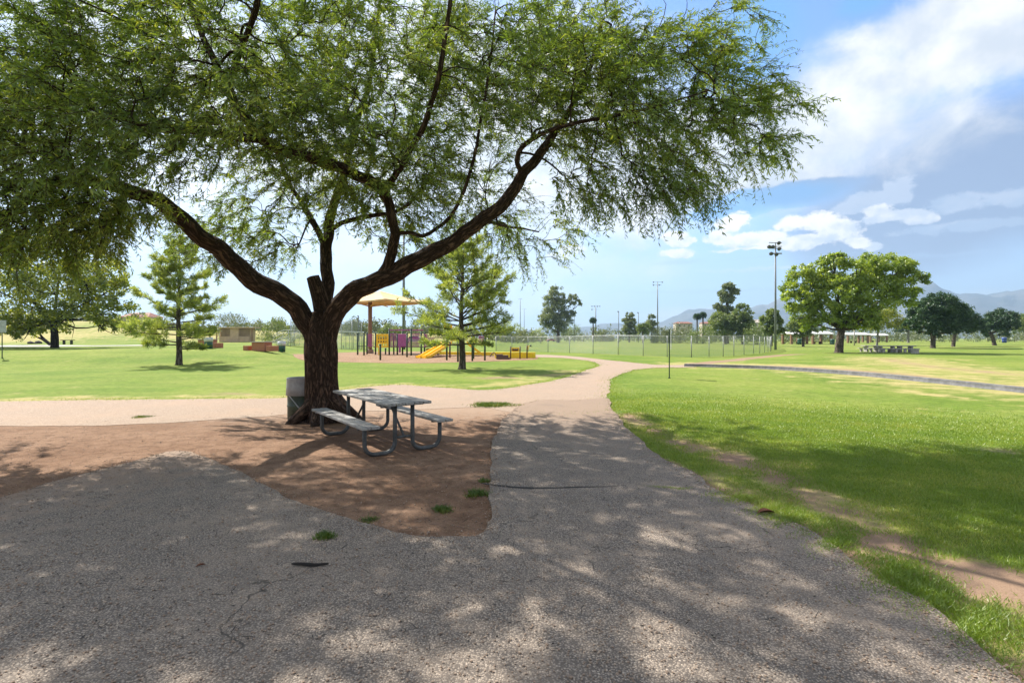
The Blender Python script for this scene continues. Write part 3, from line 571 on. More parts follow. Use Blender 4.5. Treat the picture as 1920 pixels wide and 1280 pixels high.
rw = np.linspace(.0042, .0016, seg+1); TV = np.stack([pos+ring[k][:, None]*rw[None, :, None] for k in range(3)], 2)   # nt,seg+1,3,3
base = (np.arange(nt)*(seg+1)*3)[:, None, None]; si = np.arange(seg)[None, :, None]*3; ki = np.arange(3)[None, None]; k2 = (ki+1) % 3
TQ = np.stack([base+si+ki, base+si+k2, base+si+3+k2, base+si+3+ki], -1).reshape(-1, 4)
new_mesh('twigs', TV.reshape(-1, 3)-O, np.full(len(TQ), 4), TQ.ravel(), M_branch, tree)
NL = 13
for l in range(NL):
    t_ = (l+.6)/NL*seg; i = min(int(t_), seg-1); f = t_-i; bp = pos[:, i]*(1-f)+pos[:, i+1]*f; tdv = nrm(pos[:, i+1]-pos[:, i])
    sd = nrm(np.cross(tdv, np.array([0, 0, 1.])+.5*rng.normal(size=bp.shape)))*(1 if l % 2 else -1)
    stalk = nrm(.55*tdv+.75*sd+np.array([0, 0, -.18])+.25*rng.normal(size=bp.shape)); ok = rng.uniform(size=len(bp)) < .86
    lsz = np.repeat(np.random.default_rng(31).uniform(.72, 1.38, len(tip)), K)[ok]
    for v_ in (-.38, .38):
        pd = nrm(stalk+v_*nrm(np.cross(stalk, np.array([0, 0, 1.])+.3*rng.normal(size=bp.shape)))+np.array([0, 0, -.12])); ws = nrm(np.cross(pd, np.array([0, 0, 1.])+.8*rng.normal(size=bp.shape)))
        Lq.append(quads(bp[ok], pd[ok], ws[ok], lsz*rng.uniform(.06, .115, ok.sum()), lsz*rng.uniform(.012, .022, ok.sum()), .5))
quad_mesh('crown', np.concatenate(Lq)-O, M_mesq, tree)
# ---------------------------------------------------------------- things close to the camera
def local(name, px, py, label, cat, group=None, rz=0):
    p = D(px, py); return empty(name, tuple(p), label, cat, group, rz), p
# picnic table
TT = empty('picnic_table', (-2.20, 8.52, .006), 'grey weathered plank picnic table with attached benches on bent steel pipe legs', 'picnic table', rz=-.934)
b = MB()
for k in range(5): b.box((rng.normal()*.004, (k-2)*.142, .745), (2.44, .127, .040), bev=.006)
b.build('tabletop', M_wood, TT)
for s in (-1, 1):
    b = MB()
    for k in (-.5, .5): b.box((0, s*.585+k*.134, .445), (2.44, .122, .040), bev=.006)
    b.build('seat', M_wood, TT)
for u in (-1.0, 1.0):
    for s in (-1, 1):
        b = MB(); pr = .031; y0, y1 = s*.14, s*.60
        arc = [(u, y0, .72), (u, y0, .40), (u, y0, .20)]
        for a in np.linspace(0, 90, 7): arc.append((u, y0+s*.15*(1-math.cos(R(a))), .18-.15*math.sin(R(a))))
        for a in np.linspace(0, 90, 7): arc.append((u, y1-s*.15*(1-math.sin(R(a))), .18-.15*math.cos(R(a))))
        arc += [(u, y1, .26), (u, y1, .42)]
        b.tube(arc, pr, 12); b.build('leg', M_pipe, TT, True)
    
    for bc, bz in (((u, 0, .71), (.05, .62, .03)), ((u, .585, .415), (.05, .24, .02)), ((u, -.585, .415), (.05, .24, .02))): b = MB(); b.box(bc, bz); b.build('bracket', M_pipe, TT)
    b = MB(); b.tube([(u, -.14, .24), (u, .14, .24)], .018, 8); b.tube([(u, 0, .25), (u*.45, 0, .715)], .018, 8); b.build('brace', M_pipe, TT, True)
# bin beside the trunk
cb = D(566, 784); TC = empty('trash_can', tuple(cb), 'green steel drum trash can with pale grey collar behind the mesquite trunk', 'trash can')
b = MB(); pr = [(.27, 0), (.285, .01)]
for zz in (.28, .56): pr += [(.285, zz-.02), (.297, zz), (.285, zz+.02)]
pr += [(.285, .60)]; b.lathe((0, 0, 0), pr, 32); b.build('drum', M_drum, TC, True)
b = MB(); b.lathe((0, 0, 0), [(.29, .50), (.315, .505), (.305, .70), (.298, .85), (.306, .865), (.295, .87), (.275, .86), (.28, .60), (.02, .58)], 32); b.build('collar', M_liner, TC, True)
b = MB(); b.tube([(-.17, -.25, .52), (.06, -.31, .27), (.16, -.26, .12)], .012, 6); b.build('strap', M_galv, TC, True)
ch = empty('chain', tuple(D(572, 780)), 'rusty steel chain tying the trash can to the tree base', 'chain')
b = MB(); cp = spline([(-.02, .0, .30), (-.06, -.05, .12), (-.02, -.10, .03), (.10, -.16, .03), (.24, -.22, .03)], 26)
for i, p in enumerate(cp[:-1]):
    d_ = nrm(cp[i+1]-p); sd = nrm(np.cross(d_, (0, 0, 1.) if i % 2 else (1., .3, 0))); a_ = np.linspace(0, 2*np.pi, 9)
    b.tube([p+d_*.016*math.cos(t)+sd*.010*math.sin(t) for t in a_], .0032, 5, False)
b.build('link_run', M_chain, ch, True)
# stick, leaf, bits
st = MB(); st.tube(spline([(-.13, .01, .016), (-.04, 0, .018), (.05, -.004, .014), (.14, .012, .017)], 9), [.006, .011, .012, .012, .013, .012, .011, .010, .006], 8)
o = st.build('stick', M_stick, None, True); p = D(579, 1072); o.location = (p[0], p[1], .035); tag(o, 'short black stick lying on the shaded asphalt', 'stick')
def curl_leaf(px, py, s, rz, label):
    u = np.linspace(0, 1, 9); b = MB(); wv = np.sin(np.pi*u)**.7
    V = []
    for k, f in ((-1, 1), (0, 0), (1, 1)): V.append(np.stack([(u-.5)*s, k*wv*s*.17, .012+f*.16*s*wv+.03*s*np.sin(u*5)], 1))
    V = np.concatenate(V); b.add(V, [[r*9+i, r*9+i+1, (r+1)*9+i+1, (r+1)*9+i] for r in range(2) for i in range(8)])
    o = b.build('dry_leaf', M_leafdry, None, True); p = D(px, py); o.location = (p[0], p[1], p[2]+.03); o.rotation_euler = (0, 0, rz); tag(o, label, 'leaf')
curl_leaf(1437, 972, .20, .2, 'curled rust brown leaf at the grassy edge of the walk')
curl_leaf(376, 1075, .07, .9, 'small yellowish leaf on the dark asphalt left of the stick')
# grass blades on the near lawn and along the walk
def blades(n_pts, h, wd, lean=.5):
    n = len(n_pts); a = rng.uniform(0, 2*np.pi, n); d_ = np.stack([np.cos(a)*lean, np.sin(a)*lean, np.ones(n)], 1)+rng.normal(size=(n, 3))*.25; d_ = nrm(d_)
    sd = nrm(np.cross(d_, rdir(n))); return quads(n_pts, d_, sd, h, wd, .35)
def on(X, Y, z=0.0): return np.stack([X, Y, gz(X, Y)+z], 1)
N_ = 870000; dd = rng.uniform(1.6**.9, 19**.9, N_)**(1/.9); tt = rng.uniform(.08, 1.5, N_); X = tt*dd; Y = dd
ok = ~inpoly(X, Y, ASPH) & ~inpoly(X, Y, GRAV) & ~inpoly(X, Y, DIRT); X, Y = X[ok], Y[ok]
pn = sum(np.sin(X*f+p1)*np.sin(Y*f*.8+p2) for f, p1, p2 in ((1.7, 1, 2), (3.9, 4, .5), (8.3, 2, 5)))/3
bb = bare_f(X, Y)+.50*pn+rng.normal(size=len(X))*.12; dist = np.hypot(X, Y); ok = (bb < .50) & (rng.uniform(size=len(X)) > S((dist-9)/10)); X, Y = X[ok], Y[ok]; dist = np.hypot(X, Y)
q1 = blades(on(X, Y), rng.uniform(.018, .042, len(X))*(1+.02*dist), .0035*(1+.10*dist), .6)
FR = G2((1128, 916), (1200, 916), (1300, 927), (1400, 950), (1490, 995), (1580, 1050), (1680, 1112), (1790, 1172), (1930, 1290)); fr = []
segl = np.linalg.norm(np.diff(FR, axis=0), axis=1); cs = np.concatenate([[0], np.cumsum(segl)])
u = rng.uniform(0, cs[-1], 42000); fx = np.interp(u, cs, FR[:, 0]); fy = np.interp(u, cs, FR[:, 1]); wid = np.interp(u/cs[-1], [0, .18, .35, 1], [.012, .03, .15, .24])
off = rng.normal(size=len(u))*wid; clump = np.sin(u*4.1)+np.sin(u*9.7+1)+.7*np.sin(u*21+2); fu = S(u/cs[-1]/.4); ok = ((clump+rng.normal(size=len(u))*.8) > -.1) & (rng.uniform(size=len(u)) < .06+.94*fu); fu = fu[ok]
X, Y = (fx+off*.8+wid*.6)[ok], (fy+off*.5+wid*.3)[ok]; q2 = blades(on(X, Y, .02), rng.uniform(.022, .062, len(X))*(.35+.65*fu), .0045, .9)
E2 = []
for pl, n_, k in ((ASPH, 9000, 1), (GRAV, 26000, 2)):                    # ragged grass where lawn meets the walks
    i = rng.integers(0, len(pl), n_); p = pl[i]; ok = (p[:, 1] > 2) & (p[:, 1] < 40) & ((p[:, 0] > .3) if k == 1 else (p[:, 0] > -30)); p = p[ok]+rng.normal(size=(ok.sum(), 2))*(.10 if k == 1 else .22)
    ok = ~inpoly(p[:, 0], p[:, 1], DIRT) & (~inpoly(p[:, 0], p[:, 1], GRAV) | (rng.uniform(size=len(p)) < .25)); p = p[ok]
    E2.append(blades(on(p[:, 0], p[:, 1], .005), rng.uniform(.03, .07, len(p))*(1+.01*p[:, 1]), .004*(1+.06*p[:, 1]), .9))
tag(quad_mesh('grass', np.concatenate([q1, q2]+E2), M_grass), 'short green grass blades on the near lawn and walk edge', 'grass', kind='stuff')
def weed(px, py, r, n, h, label):
    c = D(px, py); k = max(2, n//60); cc = rng.normal(size=(k, 2))*r*.42; j = rng.integers(0, k, n); xy = c[:2]+cc[j]*np.array([1, .7])+rng.normal(size=(n, 2))*r*.24
    Q = blades(on(xy[:, 0], xy[:, 1], .03 if inpoly(c[0], c[1], ASPH) else .006)-c, rng.uniform(.4, 1, n)*h, h*.085, .9)
    o = quad_mesh('weed_clump', Q, M_weed); o.location = c; tag(o, label, 'weed', 'weeds growing out of the bare ground')
weed(605, 1016, .09, 420, .075, 'small green weed sprouting at the asphalt edge below the dirt patch')
weed(925, 761, .48, 3000, .11, 'widest green weed patch beside the walk behind the picnic table')
weed(832, 962, .13, 520, .07, 'thin weed patch in the lower corner of the bare dirt')
weed(893, 932, .13, 520, .085, 'dark weed tuft against the lip of the asphalt walk')
weed(265, 783, .20, 900, .05, 'low grass patch in the sunny gravel left of the trash can')
weed(685, 980, .14, 260, .05, 'sparse weed on the dirt near the asphalt tip')
weed(905, 905, .08, 260, .06, 'tiny weed hugging the walk edge above the dark tuft')
n_ = 9000; dd = rng.uniform(2.8, 12, n_); tt = rng.uniform(-1.0, .6, n_); X = tt*dd; Y = dd; ok = inpoly(X, Y, DIRT) | (inpoly(X, Y, ASPH) & (rng.uniform(size=n_) < .40)); X, Y = X[ok], Y[ok]
inA = inpoly(X, Y, ASPH); a = rng.uniform(0, 6.28, len(X)); B = np.stack([X, Y, np.where(inA, .038, .010)+rng.uniform(0, .006, len(X))], 1); d_ = np.stack([np.cos(a), np.sin(a), rng.normal(size=len(a))*.12], 1)
tw = rng.uniform(size=len(X)) < .35
Q = quads(B, nrm(d_), nrm(np.cross(d_, [0, 0, 1.])+rng.normal(size=d_.shape)*.3), np.where(tw, rng.uniform(.04, .16, len(X)), rng.uniform(.010, .03, len(X))), np.where(tw, .005, .010))
tag(quad_mesh('leaf_litter', Q, M_stick), 'fallen twigs and leaf bits scattered on the dirt', 'leaf litter', kind='stuff')
ico = np.array([(0, 0, 1), (.89, 0, .45), (.28, .85, .45), (-.72, .53, .45), (-.72, -.53, .45), (.28, -.85, .45), (.72, .53, -.45), (-.28, .85, -.45), (-.89, 0, -.45), (-.28, -.85, -.45), (.72, -.53, -.45), (0, 0, -1)])
icf = np.array([(0, 1, 2), (0, 2, 3), (0, 3, 4), (0, 4, 5), (0, 5, 1), (1, 6, 2), (2, 7, 3), (3, 8, 4), (4, 9, 5), (5, 10, 1), (6, 7, 2), (7, 8, 3), (8, 9, 4), (9, 10, 5), (10, 6, 1), (11, 7, 6), (11, 8, 7), (11, 9, 8), (11, 10, 9), (11, 6, 10)])
n_ = 9000; dd = 2.2+rng.exponential(2.2, n_); tt = rng.uniform(-1.05, 1.0, n_); X = tt*dd; Y = dd; ok = (inpoly(X, Y, ASPH) | inpoly(X, Y, DIRT)) & (dd < 12); X, Y = X[ok], Y[ok]; ie = rng.integers(0, len(ASPH), 9000); pe = ASPH[ie]+rng.normal(size=(9000, 2))*.07; pe = pe[(pe[:, 1] > 2.2) & (pe[:, 1] < 14)]; X = np.concatenate([X, pe[:, 0]]); Y = np.concatenate([Y, pe[:, 1]]); n_ = len(X)
sz = rng.uniform(.003, .0085, n_)*(1+.5*(rng.uniform(size=n_) < .05)); inA = inpoly(X, Y, ASPH)
V = np.stack([X, Y, np.where(inA, .036, .008)+sz*.4], 1)[:, None]+ico[None]*sz[:, None, None]*rng.uniform(.6, 1.25, (n_, 12, 1))*np.array([1, 1, .7])
tag(new_mesh('loose_gravel', V.reshape(-1, 3), np.full(n_*20, 3), (icf[None]+np.arange(n_)[:, None, None]*12).ravel(), M_gravel), 'loose stone chips on the asphalt and dirt', 'gravel', kind='stuff')
# sign posts
def sign_post(px, py, top, sign_lo, label, yaw):
    t, p = local('sign_post', px, py, label, 'sign post'); d = p[1]; h = H-(top-HY)/F*d-p[2]; b = MB(); b.box((0, 0, h/2), (.045, .045, h), yaw); b.box((.0, .0, .02), (.09, .09, .04), yaw); b.build('post', M_signp, t)
    h2 = H-(sign_lo-HY)/F*d-p[2]; b = MB(); b.box((.05*math.sin(yaw)+.02, -.03*math.cos(yaw), (h+h2)/2), (.36, .012, h-h2-.03), yaw, bev=.004); b.build('sign_panel', M_signb, t)
sign_post(1255, 709, 617, 656, 'thin green post with narrow edge-on metal sign on the lawn right of the walk', 1.32)
sign_post(4, 671, 600, 624, 'thin post with small metal sign at the far left of the lawn', 1.2)
# kerb on the lawn
kp = spline(G2((1284, 687), (1340, 688.5), (1450, 692.5), (1600, 703), (1750, 717.5), (1925, 736.5), (2150, 760)), 60); b = MB(); n = len(kp)
T = nrm(np.gradient(kp, axis=0)); Nn = np.stack([-T[:, 1], T[:, 0]], 1); zz = gz(kp[:, 0], kp[:, 1]); V = []
for off, z in ((-.10, -.06), (-.10, .155), (-.06, .175), (.06, .175), (.10, .16), (.105, .08), (.16, -.06)): V.append(np.column_stack([kp-Nn*off, zz+z]))
V = np.concatenate(V); m = 7; F_ = [[r*n+i, r*n+i+1, (r+1)*n+i+1, (r+1)*n+i] for r in range(m-1) for i in range(n-1)]+[[r*n for r in range(m)], [r*n+n-1 for r in range(m-1, -1, -1)]]
b.add(V, F_); tag(b.build('kerb', M_kerb), 'low grey concrete kerb curving across the lawn', 'kerb', kind='structure')

# ---------------------------------------------------------------- trees in the park
def leaves_at(C, r, n, ls, flat=1.0, up=.5):
    C = np.repeat(C, n, 0); u = rdir(len(C))*(rng.uniform(0, 1, (len(C), 1))**.5); B = C+u*np.repeat(r, n)[:, None]*np.array([1, 1, flat])
    nn = nrm(u+np.array([0, 0, up])+.8*rng.normal(size=u.shape)); d_ = nrm(np.cross(nn, rdir(len(B)))); s = np.cross(nn, d_)
    return quads(B, d_, s, ls*rng.uniform(.6, 1.3, len(B)), ls*.55*rng.uniform(.6, 1.2, len(B)))
def leafy(name, label, px, py, blobs, leaf, clumps, per, lm, bm_=None, tr=.25, fork=.35, group=None, cr=.33, lean=None, d=None, base=None, sub=None):
    # blobs: (px, py, r_px [, flatten, depth shift]) in photo pixels at the depth of the trunk base
    p = D(px, py) if base is None else np.asarray(base, float); d = p[1]; k = d/F
    t = empty(name, tuple(p), label, 'tree', group); bs = []
    for bl in blobs:
        c = P(bl[0], bl[1], d)-p; c[1] += (bl[4] if len(bl) > 4 else rng.uniform(-.35, .35)*bl[2])*k; bs.append((c, bl[2]*k, bl[3] if len(bl) > 3 else .85))
    Q = []; allr = sum(b_[1]**2 for b_ in bs)
    for c, r, fl in bs:
        n = max(3, int(clumps*r*r/allr)); u = rdir(n); u[:, 2] = np.where(u[:, 2] < -.55, -u[:, 2]*.5, u[:, 2]); C = c+nrm(u)*(r*(.35+.65*rng.uniform(0, 1, (n, 1))**.45))*np.array([1, 1, fl])
        rr_ = r*cr*rng.uniform(.55, 1.25, n); Q.append(leaves_at(C, rr_, per, leaf, .75))
    quad_mesh('crown', np.concatenate(Q), lm, t)
    top = max(c[2] for c, r, f in bs); zmin = min(c[2]-r*f*.7 for c, r, f in bs); m = MB(); fk = max(.25*top, zmin+.0)*1.0; fk = max(fk*fork/.35, .12*top)
    ctr = np.mean([c for c, r, f in bs], 0); lx = ctr*np.array([1, 1, 0])*.25 if lean is None else np.asarray(lean)
    ft = np.array([lx[0], lx[1], fk]); m.tube(spline([(0, 0, -.1), (lx[0]*.1, lx[1]*.1, fk*.12), (lx[0]*.4, lx[1]*.4, fk*.5), ft], 10), np.interp(np.linspace(0, 1, 10), [0, .1, .3, 1], [tr*1.5, tr*1.12, tr, tr*.85]), 14, True, ridge_f(int(px), .06))
    for c, r, fl in bs:
        e = c+np.array([0, 0, r*.2]); mid = ft*.55+e*.45+np.array([0, 0, -.04*top])+rng.normal(size=3)*r*.12
        m.tube(spline([ft-(0, 0, fk*.15), ft*.8+mid*.2, mid, e], 9), np.linspace(tr*.55*min(1, .5+r/3), tr*.06, 9), 7, False)
        for _ in range(4 if sub is None else sub):
            e2 = c+rdir(1)[0]*r*.85*np.array([1, 1, fl]); m.tube(spline([mid*.4+e*.6, (mid*.4+e*.6+e2)/2+rng.normal(size=3)*r*.08, e2], 5), np.linspace(tr*.18, tr*.03, 5), 5, False)
    m.build('trunk', bm_ or M_treebark, t, True, True); return t
def pine(name, label, px, py, top, hw, crown_lo, nb=46, tuft=15, lm=None, tr=.2, group=None, nl=.30, seed=0, asc=.45, dens=1.0):
    p = D(px, py); k = p[1]/F; h = H-(top-HY)/F*p[1]-p[2]; w_ = hw*k; lo = (py-crown_lo)*k; r = np.random.default_rng(seed)
    t = empty(name, tuple(p), label, 'tree', group); m = MB()
    m.tube(spline([(0, 0, -.1), (.03, 0, h*.1), (-.05, .05, h*.4), (.06, 0, h*.75), (0, 0, h*.98)], 16), np.interp(np.linspace(0, 1, 16), [0, .05, .2, 1], [tr*1.35, tr, tr*.85, tr*.08]), 12, True, ridge_f(seed+3, .07))
    TP, TDn = [], []
    for i in range(nb):
        f = (i+.5)/nb; z = lo*.75+(h-lo*.75)*f**1.05; prof = min(1, 1.02*(1-f)**.72+.06)*r.uniform(.55, 1.2)*(.7 if f < .08 else 1); L = w_*prof; az = i*2.399+r.uniform(-.9, .9); z += r.uniform(-.03, .03)*h
        o_ = np.array([math.cos(az), math.sin(az), 0]); rise = asc*(.55+f*1.5)*r.uniform(.5, 1.4)
        if f < .25: rise -= .22
        bp = spline([(0, 0, z), o_*L*.35+(0, 0, z+L*rise*.25), o_*L*.7+(0, 0, z+L*rise*.55), o_*L+(0, 0, z+L*rise)], 9); m.tube(bp, np.linspace(tr*.26*(1-f*.6), tr*.04, 9), 6, False)
        for j in range(int(tuft*dens*(.5+prof))):
            s_ = r.uniform(.28, 1.0); b0 = bp[min(8, int(s_*8))]; sd = np.cross(o_, (0, 0, 1.))*r.choice([-1, 1])
            e = b0+(o_*r.uniform(.2, .8)+sd*r.uniform(0, .9)+np.array([0, 0, r.uniform(-.15, .65)]))*L*.30*(1.1-s_*.5); m.tube([b0, (b0+e)/2+(0, 0, -.02), e], [tr*.05, tr*.035, tr*.02], 4, False)
            for q_ in (.45, .72, 1.0): TP.append(b0+(e-b0)*q_); TDn.append(nrm(e-b0+np.array([0, 0, .10])*L*.2))
    TP = np.array(TP); TDn = np.array(TDn); nn = 13; B = np.repeat(TP, nn, 0); d_ = nrm(np.repeat(TDn, nn, 0)*.8+.85*rdir(len(B))+np.array([0, 0, .15])); s = nrm(np.cross(d_, rdir(len(B))))
    quad_mesh('crown', quads(B+rng.normal(size=B.shape)*.04, d_, s, nl*rng.uniform(.6, 1.2, len(B)), nl*.14), lm or M_pine, t)
    m.build('trunk', M_treebark, t, True, True); return t
pine('pine_tree', 'young pine with low full crown standing in front of the playground slide', 866, 692, 452, 124, 632, 58, 17, None, .22, 'young pines on the lawn', .24, 11, .55)
pine('pine_tree', 'young conical pine alone on the lawn left of the mesquite', 335, 684, 455, 86, 640, 56, 17, None, .20, 'young pines on the lawn', .24, 12, .5)
leafy('leaning_tree', 'large yellow-green tree with dark trunk on the far left lawn', 103, 652, [(40, 560, 70), (110, 545, 75), (175, 560, 60), (-30, 590, 70), (215, 590, 42), (140, 600, 52), (60, 610, 48), (190, 520, 55), (100, 480, 70), (20, 490, 70), (230, 545, 30), (-60, 530, 70), (205, 612, 28), (55, 622, 26), (15, 615, 36)], .30, 600, 62, M_yellow, M_darkbark, .33, .42, cr=.26)
lt = empty('fallen_limb_tree', tuple(D(98, 648)), 'low forked dark stems leaning left at the big tree base', 'tree'); k = D(98, 648)[1]/F
b = MB(); b.tube(spline([(0, 0, -.1), (-14*k, .3, 8*k), (-26*k, .4, 18*k), (-36*k, .5, 34*k)], 9), np.linspace(.20, .10, 9), 9); b.tube(spline([(-8*k, .2, 3*k), (-20*k, .1, 12*k), (-34*k, 0, 20*k), (-46*k, 0, 36*k)], 9), np.linspace(.16, .07, 9), 8); b.build('trunk', M_darkbark, lt, True, True)
C = np.array([(-40*k, .4, 40*k), (-52*k, 0, 42*k), (-30*k, .5, 46*k), (-62*k, .2, 36*k)]); quad_mesh('crown', leaves_at(np.repeat(C, 14, 0)+rng.normal(size=(56, 3))*8*k, np.full(56, 7*k), 40, .22), M_bush, lt)
leafy('ash_tree', 'tallest bright green spreading ash on the right lawn', 1573, 661, [(1562, 500, 30), (1507, 522, 32), (1490, 550, 28), (1612, 508, 40), (1668, 512, 42), (1702, 530, 28), (1566, 552, 46), (1630, 552, 50), (1682, 560, 34), (1508, 585, 30), (1540, 590, 34), (1600, 590, 38), (1500, 560, 26), (1715, 545, 16), (1540, 530, 30), (1520, 610, 22), (1578, 608, 22), (1622, 606, 26), (1560, 485, 14), (1690, 500, 22)], .34, 760, 58, M_ash, M_treebark, .46, .34, cr=.25)
leafy('yellow_tree', 'smaller yellow-green tree tucked under the big ash', 1644, 648, [(1650, 590, 26), (1625, 600, 22), (1672, 600, 22), (1648, 612, 20), (1690, 610, 16)], .34, 220, 52, M_yellow, M_palebark, .24, .5, cr=.3)
leafy('round_tree', 'largest dark green dome shaped tree on the right lawn', 1749, 652.5, [(1755, 575, 31), (1735, 590, 30), (1785, 590, 30), (1760, 602, 36), (1722, 610, 22), (1795, 612, 26), (1745, 618, 24), (1708, 612, 12)], .36, 560, 60, M_dark, M_treebark, .40, .5, cr=.24, sub=2, group='dark round trees on the right lawn')
leafy('round_tree', 'dark round tree half hidden behind the largest dome tree', 1787, 650, [(1800, 595, 26), (1818, 605, 22), (1790, 612, 24), (1826, 618, 16)], .36, 260, 56, M_dark, M_treebark, .34, .5, cr=.26, sub=2, group='dark round trees on the right lawn')
leafy('round_tree', 'dark round tree beside the blue bin with a leaning trunk', 1865, 647.5, [(1872, 600, 24), (1855, 610, 20), (1890, 610, 18), (1868, 620, 20), (1845, 618, 12)], .40, 280, 56, M_dark, M_treebark, .42, .5, cr=.26, sub=2, lean=(-.9, 0, 0), group='dark round trees on the right lawn')
leafy('round_tree', 'dark round tree cut by the right picture edge', 1925, 645, [(1925, 605, 20), (1915, 618, 14), (1945, 612, 20)], .44, 180, 50, M_bush, M_treebark, .3, .5, cr=.28, sub=2, group='dark round trees on the right lawn')
leafy('round_tree', 'dark low tree with pale trunk between ash and dome tree', 1703, 642.5, [(1700, 612, 16), (1714, 616, 12), (1690, 618, 12), (1708, 604, 12)], .55, 140, 44, M_dark, M_palebark, .4, .6, cr=.3, sub=2, group='dark round trees on the right lawn')
leafy('small_tree', 'small grey-green tree left of the big ash', 1506, 650, [(1503, 605, 18), (1490, 615, 16), (1515, 618, 15), (1500, 625, 16)], .36, 170, 46, M_bush, M_treebark, .26, .5, cr=.3)
leafy('eucalyptus_tree', 'broad tall grey-green eucalyptus beyond the ball field', 1046, 641.5, [(1042, 550, 16), (1032, 565, 18), (1055, 570, 18), (1040, 585, 22), (1073, 560, 12), (1082, 570, 10), (1028, 600, 20), (1055, 600, 20), (1040, 615, 22), (1020, 605, 12), (1068, 592, 14)], .62, 460, 44, M_euc, M_treebark, .7, .3, cr=.27, group='eucalyptus trees beyond the field')
leafy('eucalyptus_tree', 'thin tall eucalyptus with airy top beyond the outfield fence', 1364, 644, [(1366, 540, 12), (1375, 548, 10), (1356, 552, 9), (1364, 562, 14), (1352, 582, 10), (1366, 580, 11), (1346, 575, 8), (1370, 595, 10), (1358, 598, 11)], .55, 300, 36, M_euc, M_treebark, .38, .8, cr=.3, group='eucalyptus trees beyond the field')
leafy('green_tree', 'dense green tree below the thin tall eucalyptus', 1360, 645, [(1350, 600, 18), (1366, 605, 18), (1340, 612, 14), (1375, 615, 16), (1356, 620, 18)], .5, 260, 44, M_bush, M_treebark, .35, .4, cr=.3)
leafy('far_tree', 'bushy rounded green tree right of the thin eucalyptus', 1392, 645, [(1392, 578, 12), (1384, 592, 15), (1401, 594, 14), (1392, 608, 19), (1378, 616, 13), (1408, 616, 12), (1394, 626, 15)], .5, 260, 44, M_bush, M_treebark, .34, .4, cr=.27, group='distant trees beyond the fence')
leafy('far_tree', 'green tree standing behind the tall light pole', 1446, 649, [(1446, 588, 11), (1438, 602, 13), (1455, 602, 13), (1446, 616, 15), (1436, 622, 11), (1458, 622, 11)], .45, 200, 44, M_bush, M_treebark, .28, .45, cr=.28, group='distant trees beyond the fence')
leafy('far_tree', 'grey-green upright tree between the two single lamps', 1180, 641.5, [(1180, 592, 8), (1175, 603, 10), (1185, 604, 10), (1180, 616, 13), (1172, 623, 9), (1189, 624, 9)], .6, 170, 40, M_euc, M_treebark, .32, .4, cr=.28, group='distant trees beyond the fence')
leafy('far_tree', 'narrow upright tree beside the shorter field light', 1222, 641.5, [(1222, 596, 8), (1218, 607, 9), (1226, 609, 9), (1222, 620, 10)], .55, 110, 40, M_euc, M_treebark, .3, .4, cr=.3, group='distant trees beyond the fence')
leafy('green_tree', 'bright green round tree next to the narrow pine', 1205, 643, [(1202, 615, 10), (1212, 612, 9), (1205, 622, 11)], .5, 90, 34, M_bush, M_treebark, .22, .5, cr=.32)
def palm(px, py, top, label, r):
    p = D(px, py); k = p[1]/F; h = (py-top)*k; t = empty('palm_tree', tuple(p), label, 'tree', 'distant palms'); b = MB(); b.tube([(0, 0, 0), (.05, 0, h*.5), (0, 0, h)], [.35, .28, .25], 8); b.build('trunk', M_treebark, t, True, True)
    n = 420; u = rdir(n); u[:, 2] = np.where(u[:, 2] < -.75, .3, u[:, 2]); B = np.zeros((n, 3))+np.array([0, 0, h])+u*r*k*.15; s = nrm(np.cross(u, rdir(n))); Q1 = quads(B, u, s, r*k, r*k*.12); Q2 = quads(B+u*r*k*.7, nrm(u+np.array([0, 0, -.6])), s, r*k*.5, r*k*.12)
    quad_mesh('crown', np.concatenate([Q1, Q2]), M_dark, t)
palm(1112, 641, 601, 'small ball-headed palm alone on the skyline', 6)
palm(1307, 643, 594, 'taller of two shaggy palms above the hedge', 6.5); palm(1318, 643, 591, 'right one of two shaggy palms above the hedge', 6)
# bushes: three shapes copied
protos = []
def bush(px, py, w_, h_, label, lm, leaf=.5, cl=90):
    p = D(px, py); k = p[1]/F; t = empty('desert_bush', tuple(p), label, 'bush', 'bushes around the park'); W_, Hh = w_*k/2, h_*k
    n = cl; u = rdir(n); u[:, 2] = abs(u[:, 2]); C = u*(.45+.55*rng.uniform(0, 1, (n, 1))**.5)*np.array([W_, W_*.7, Hh*.92])+np.array([0, 0, Hh*.05])
    quad_mesh('foliage', leaves_at(C, np.full(n, .22*(W_+Hh)/2)*rng.uniform(.6, 1.3, n), 34, leaf*k/.12*.35+.12), lm, t)
    b = MB()
    for i in range(5): b.tube(spline([(rng.normal()*.1, rng.normal()*.1, -.05), u[i]*np.array([W_, W_, Hh])*.4, u[i]*np.array([W_, W_, Hh])*.8], 5), np.linspace(.05*k/.1, .015, 5), 5, False)
    b.build('stem', M_darkbark, t, True, True)
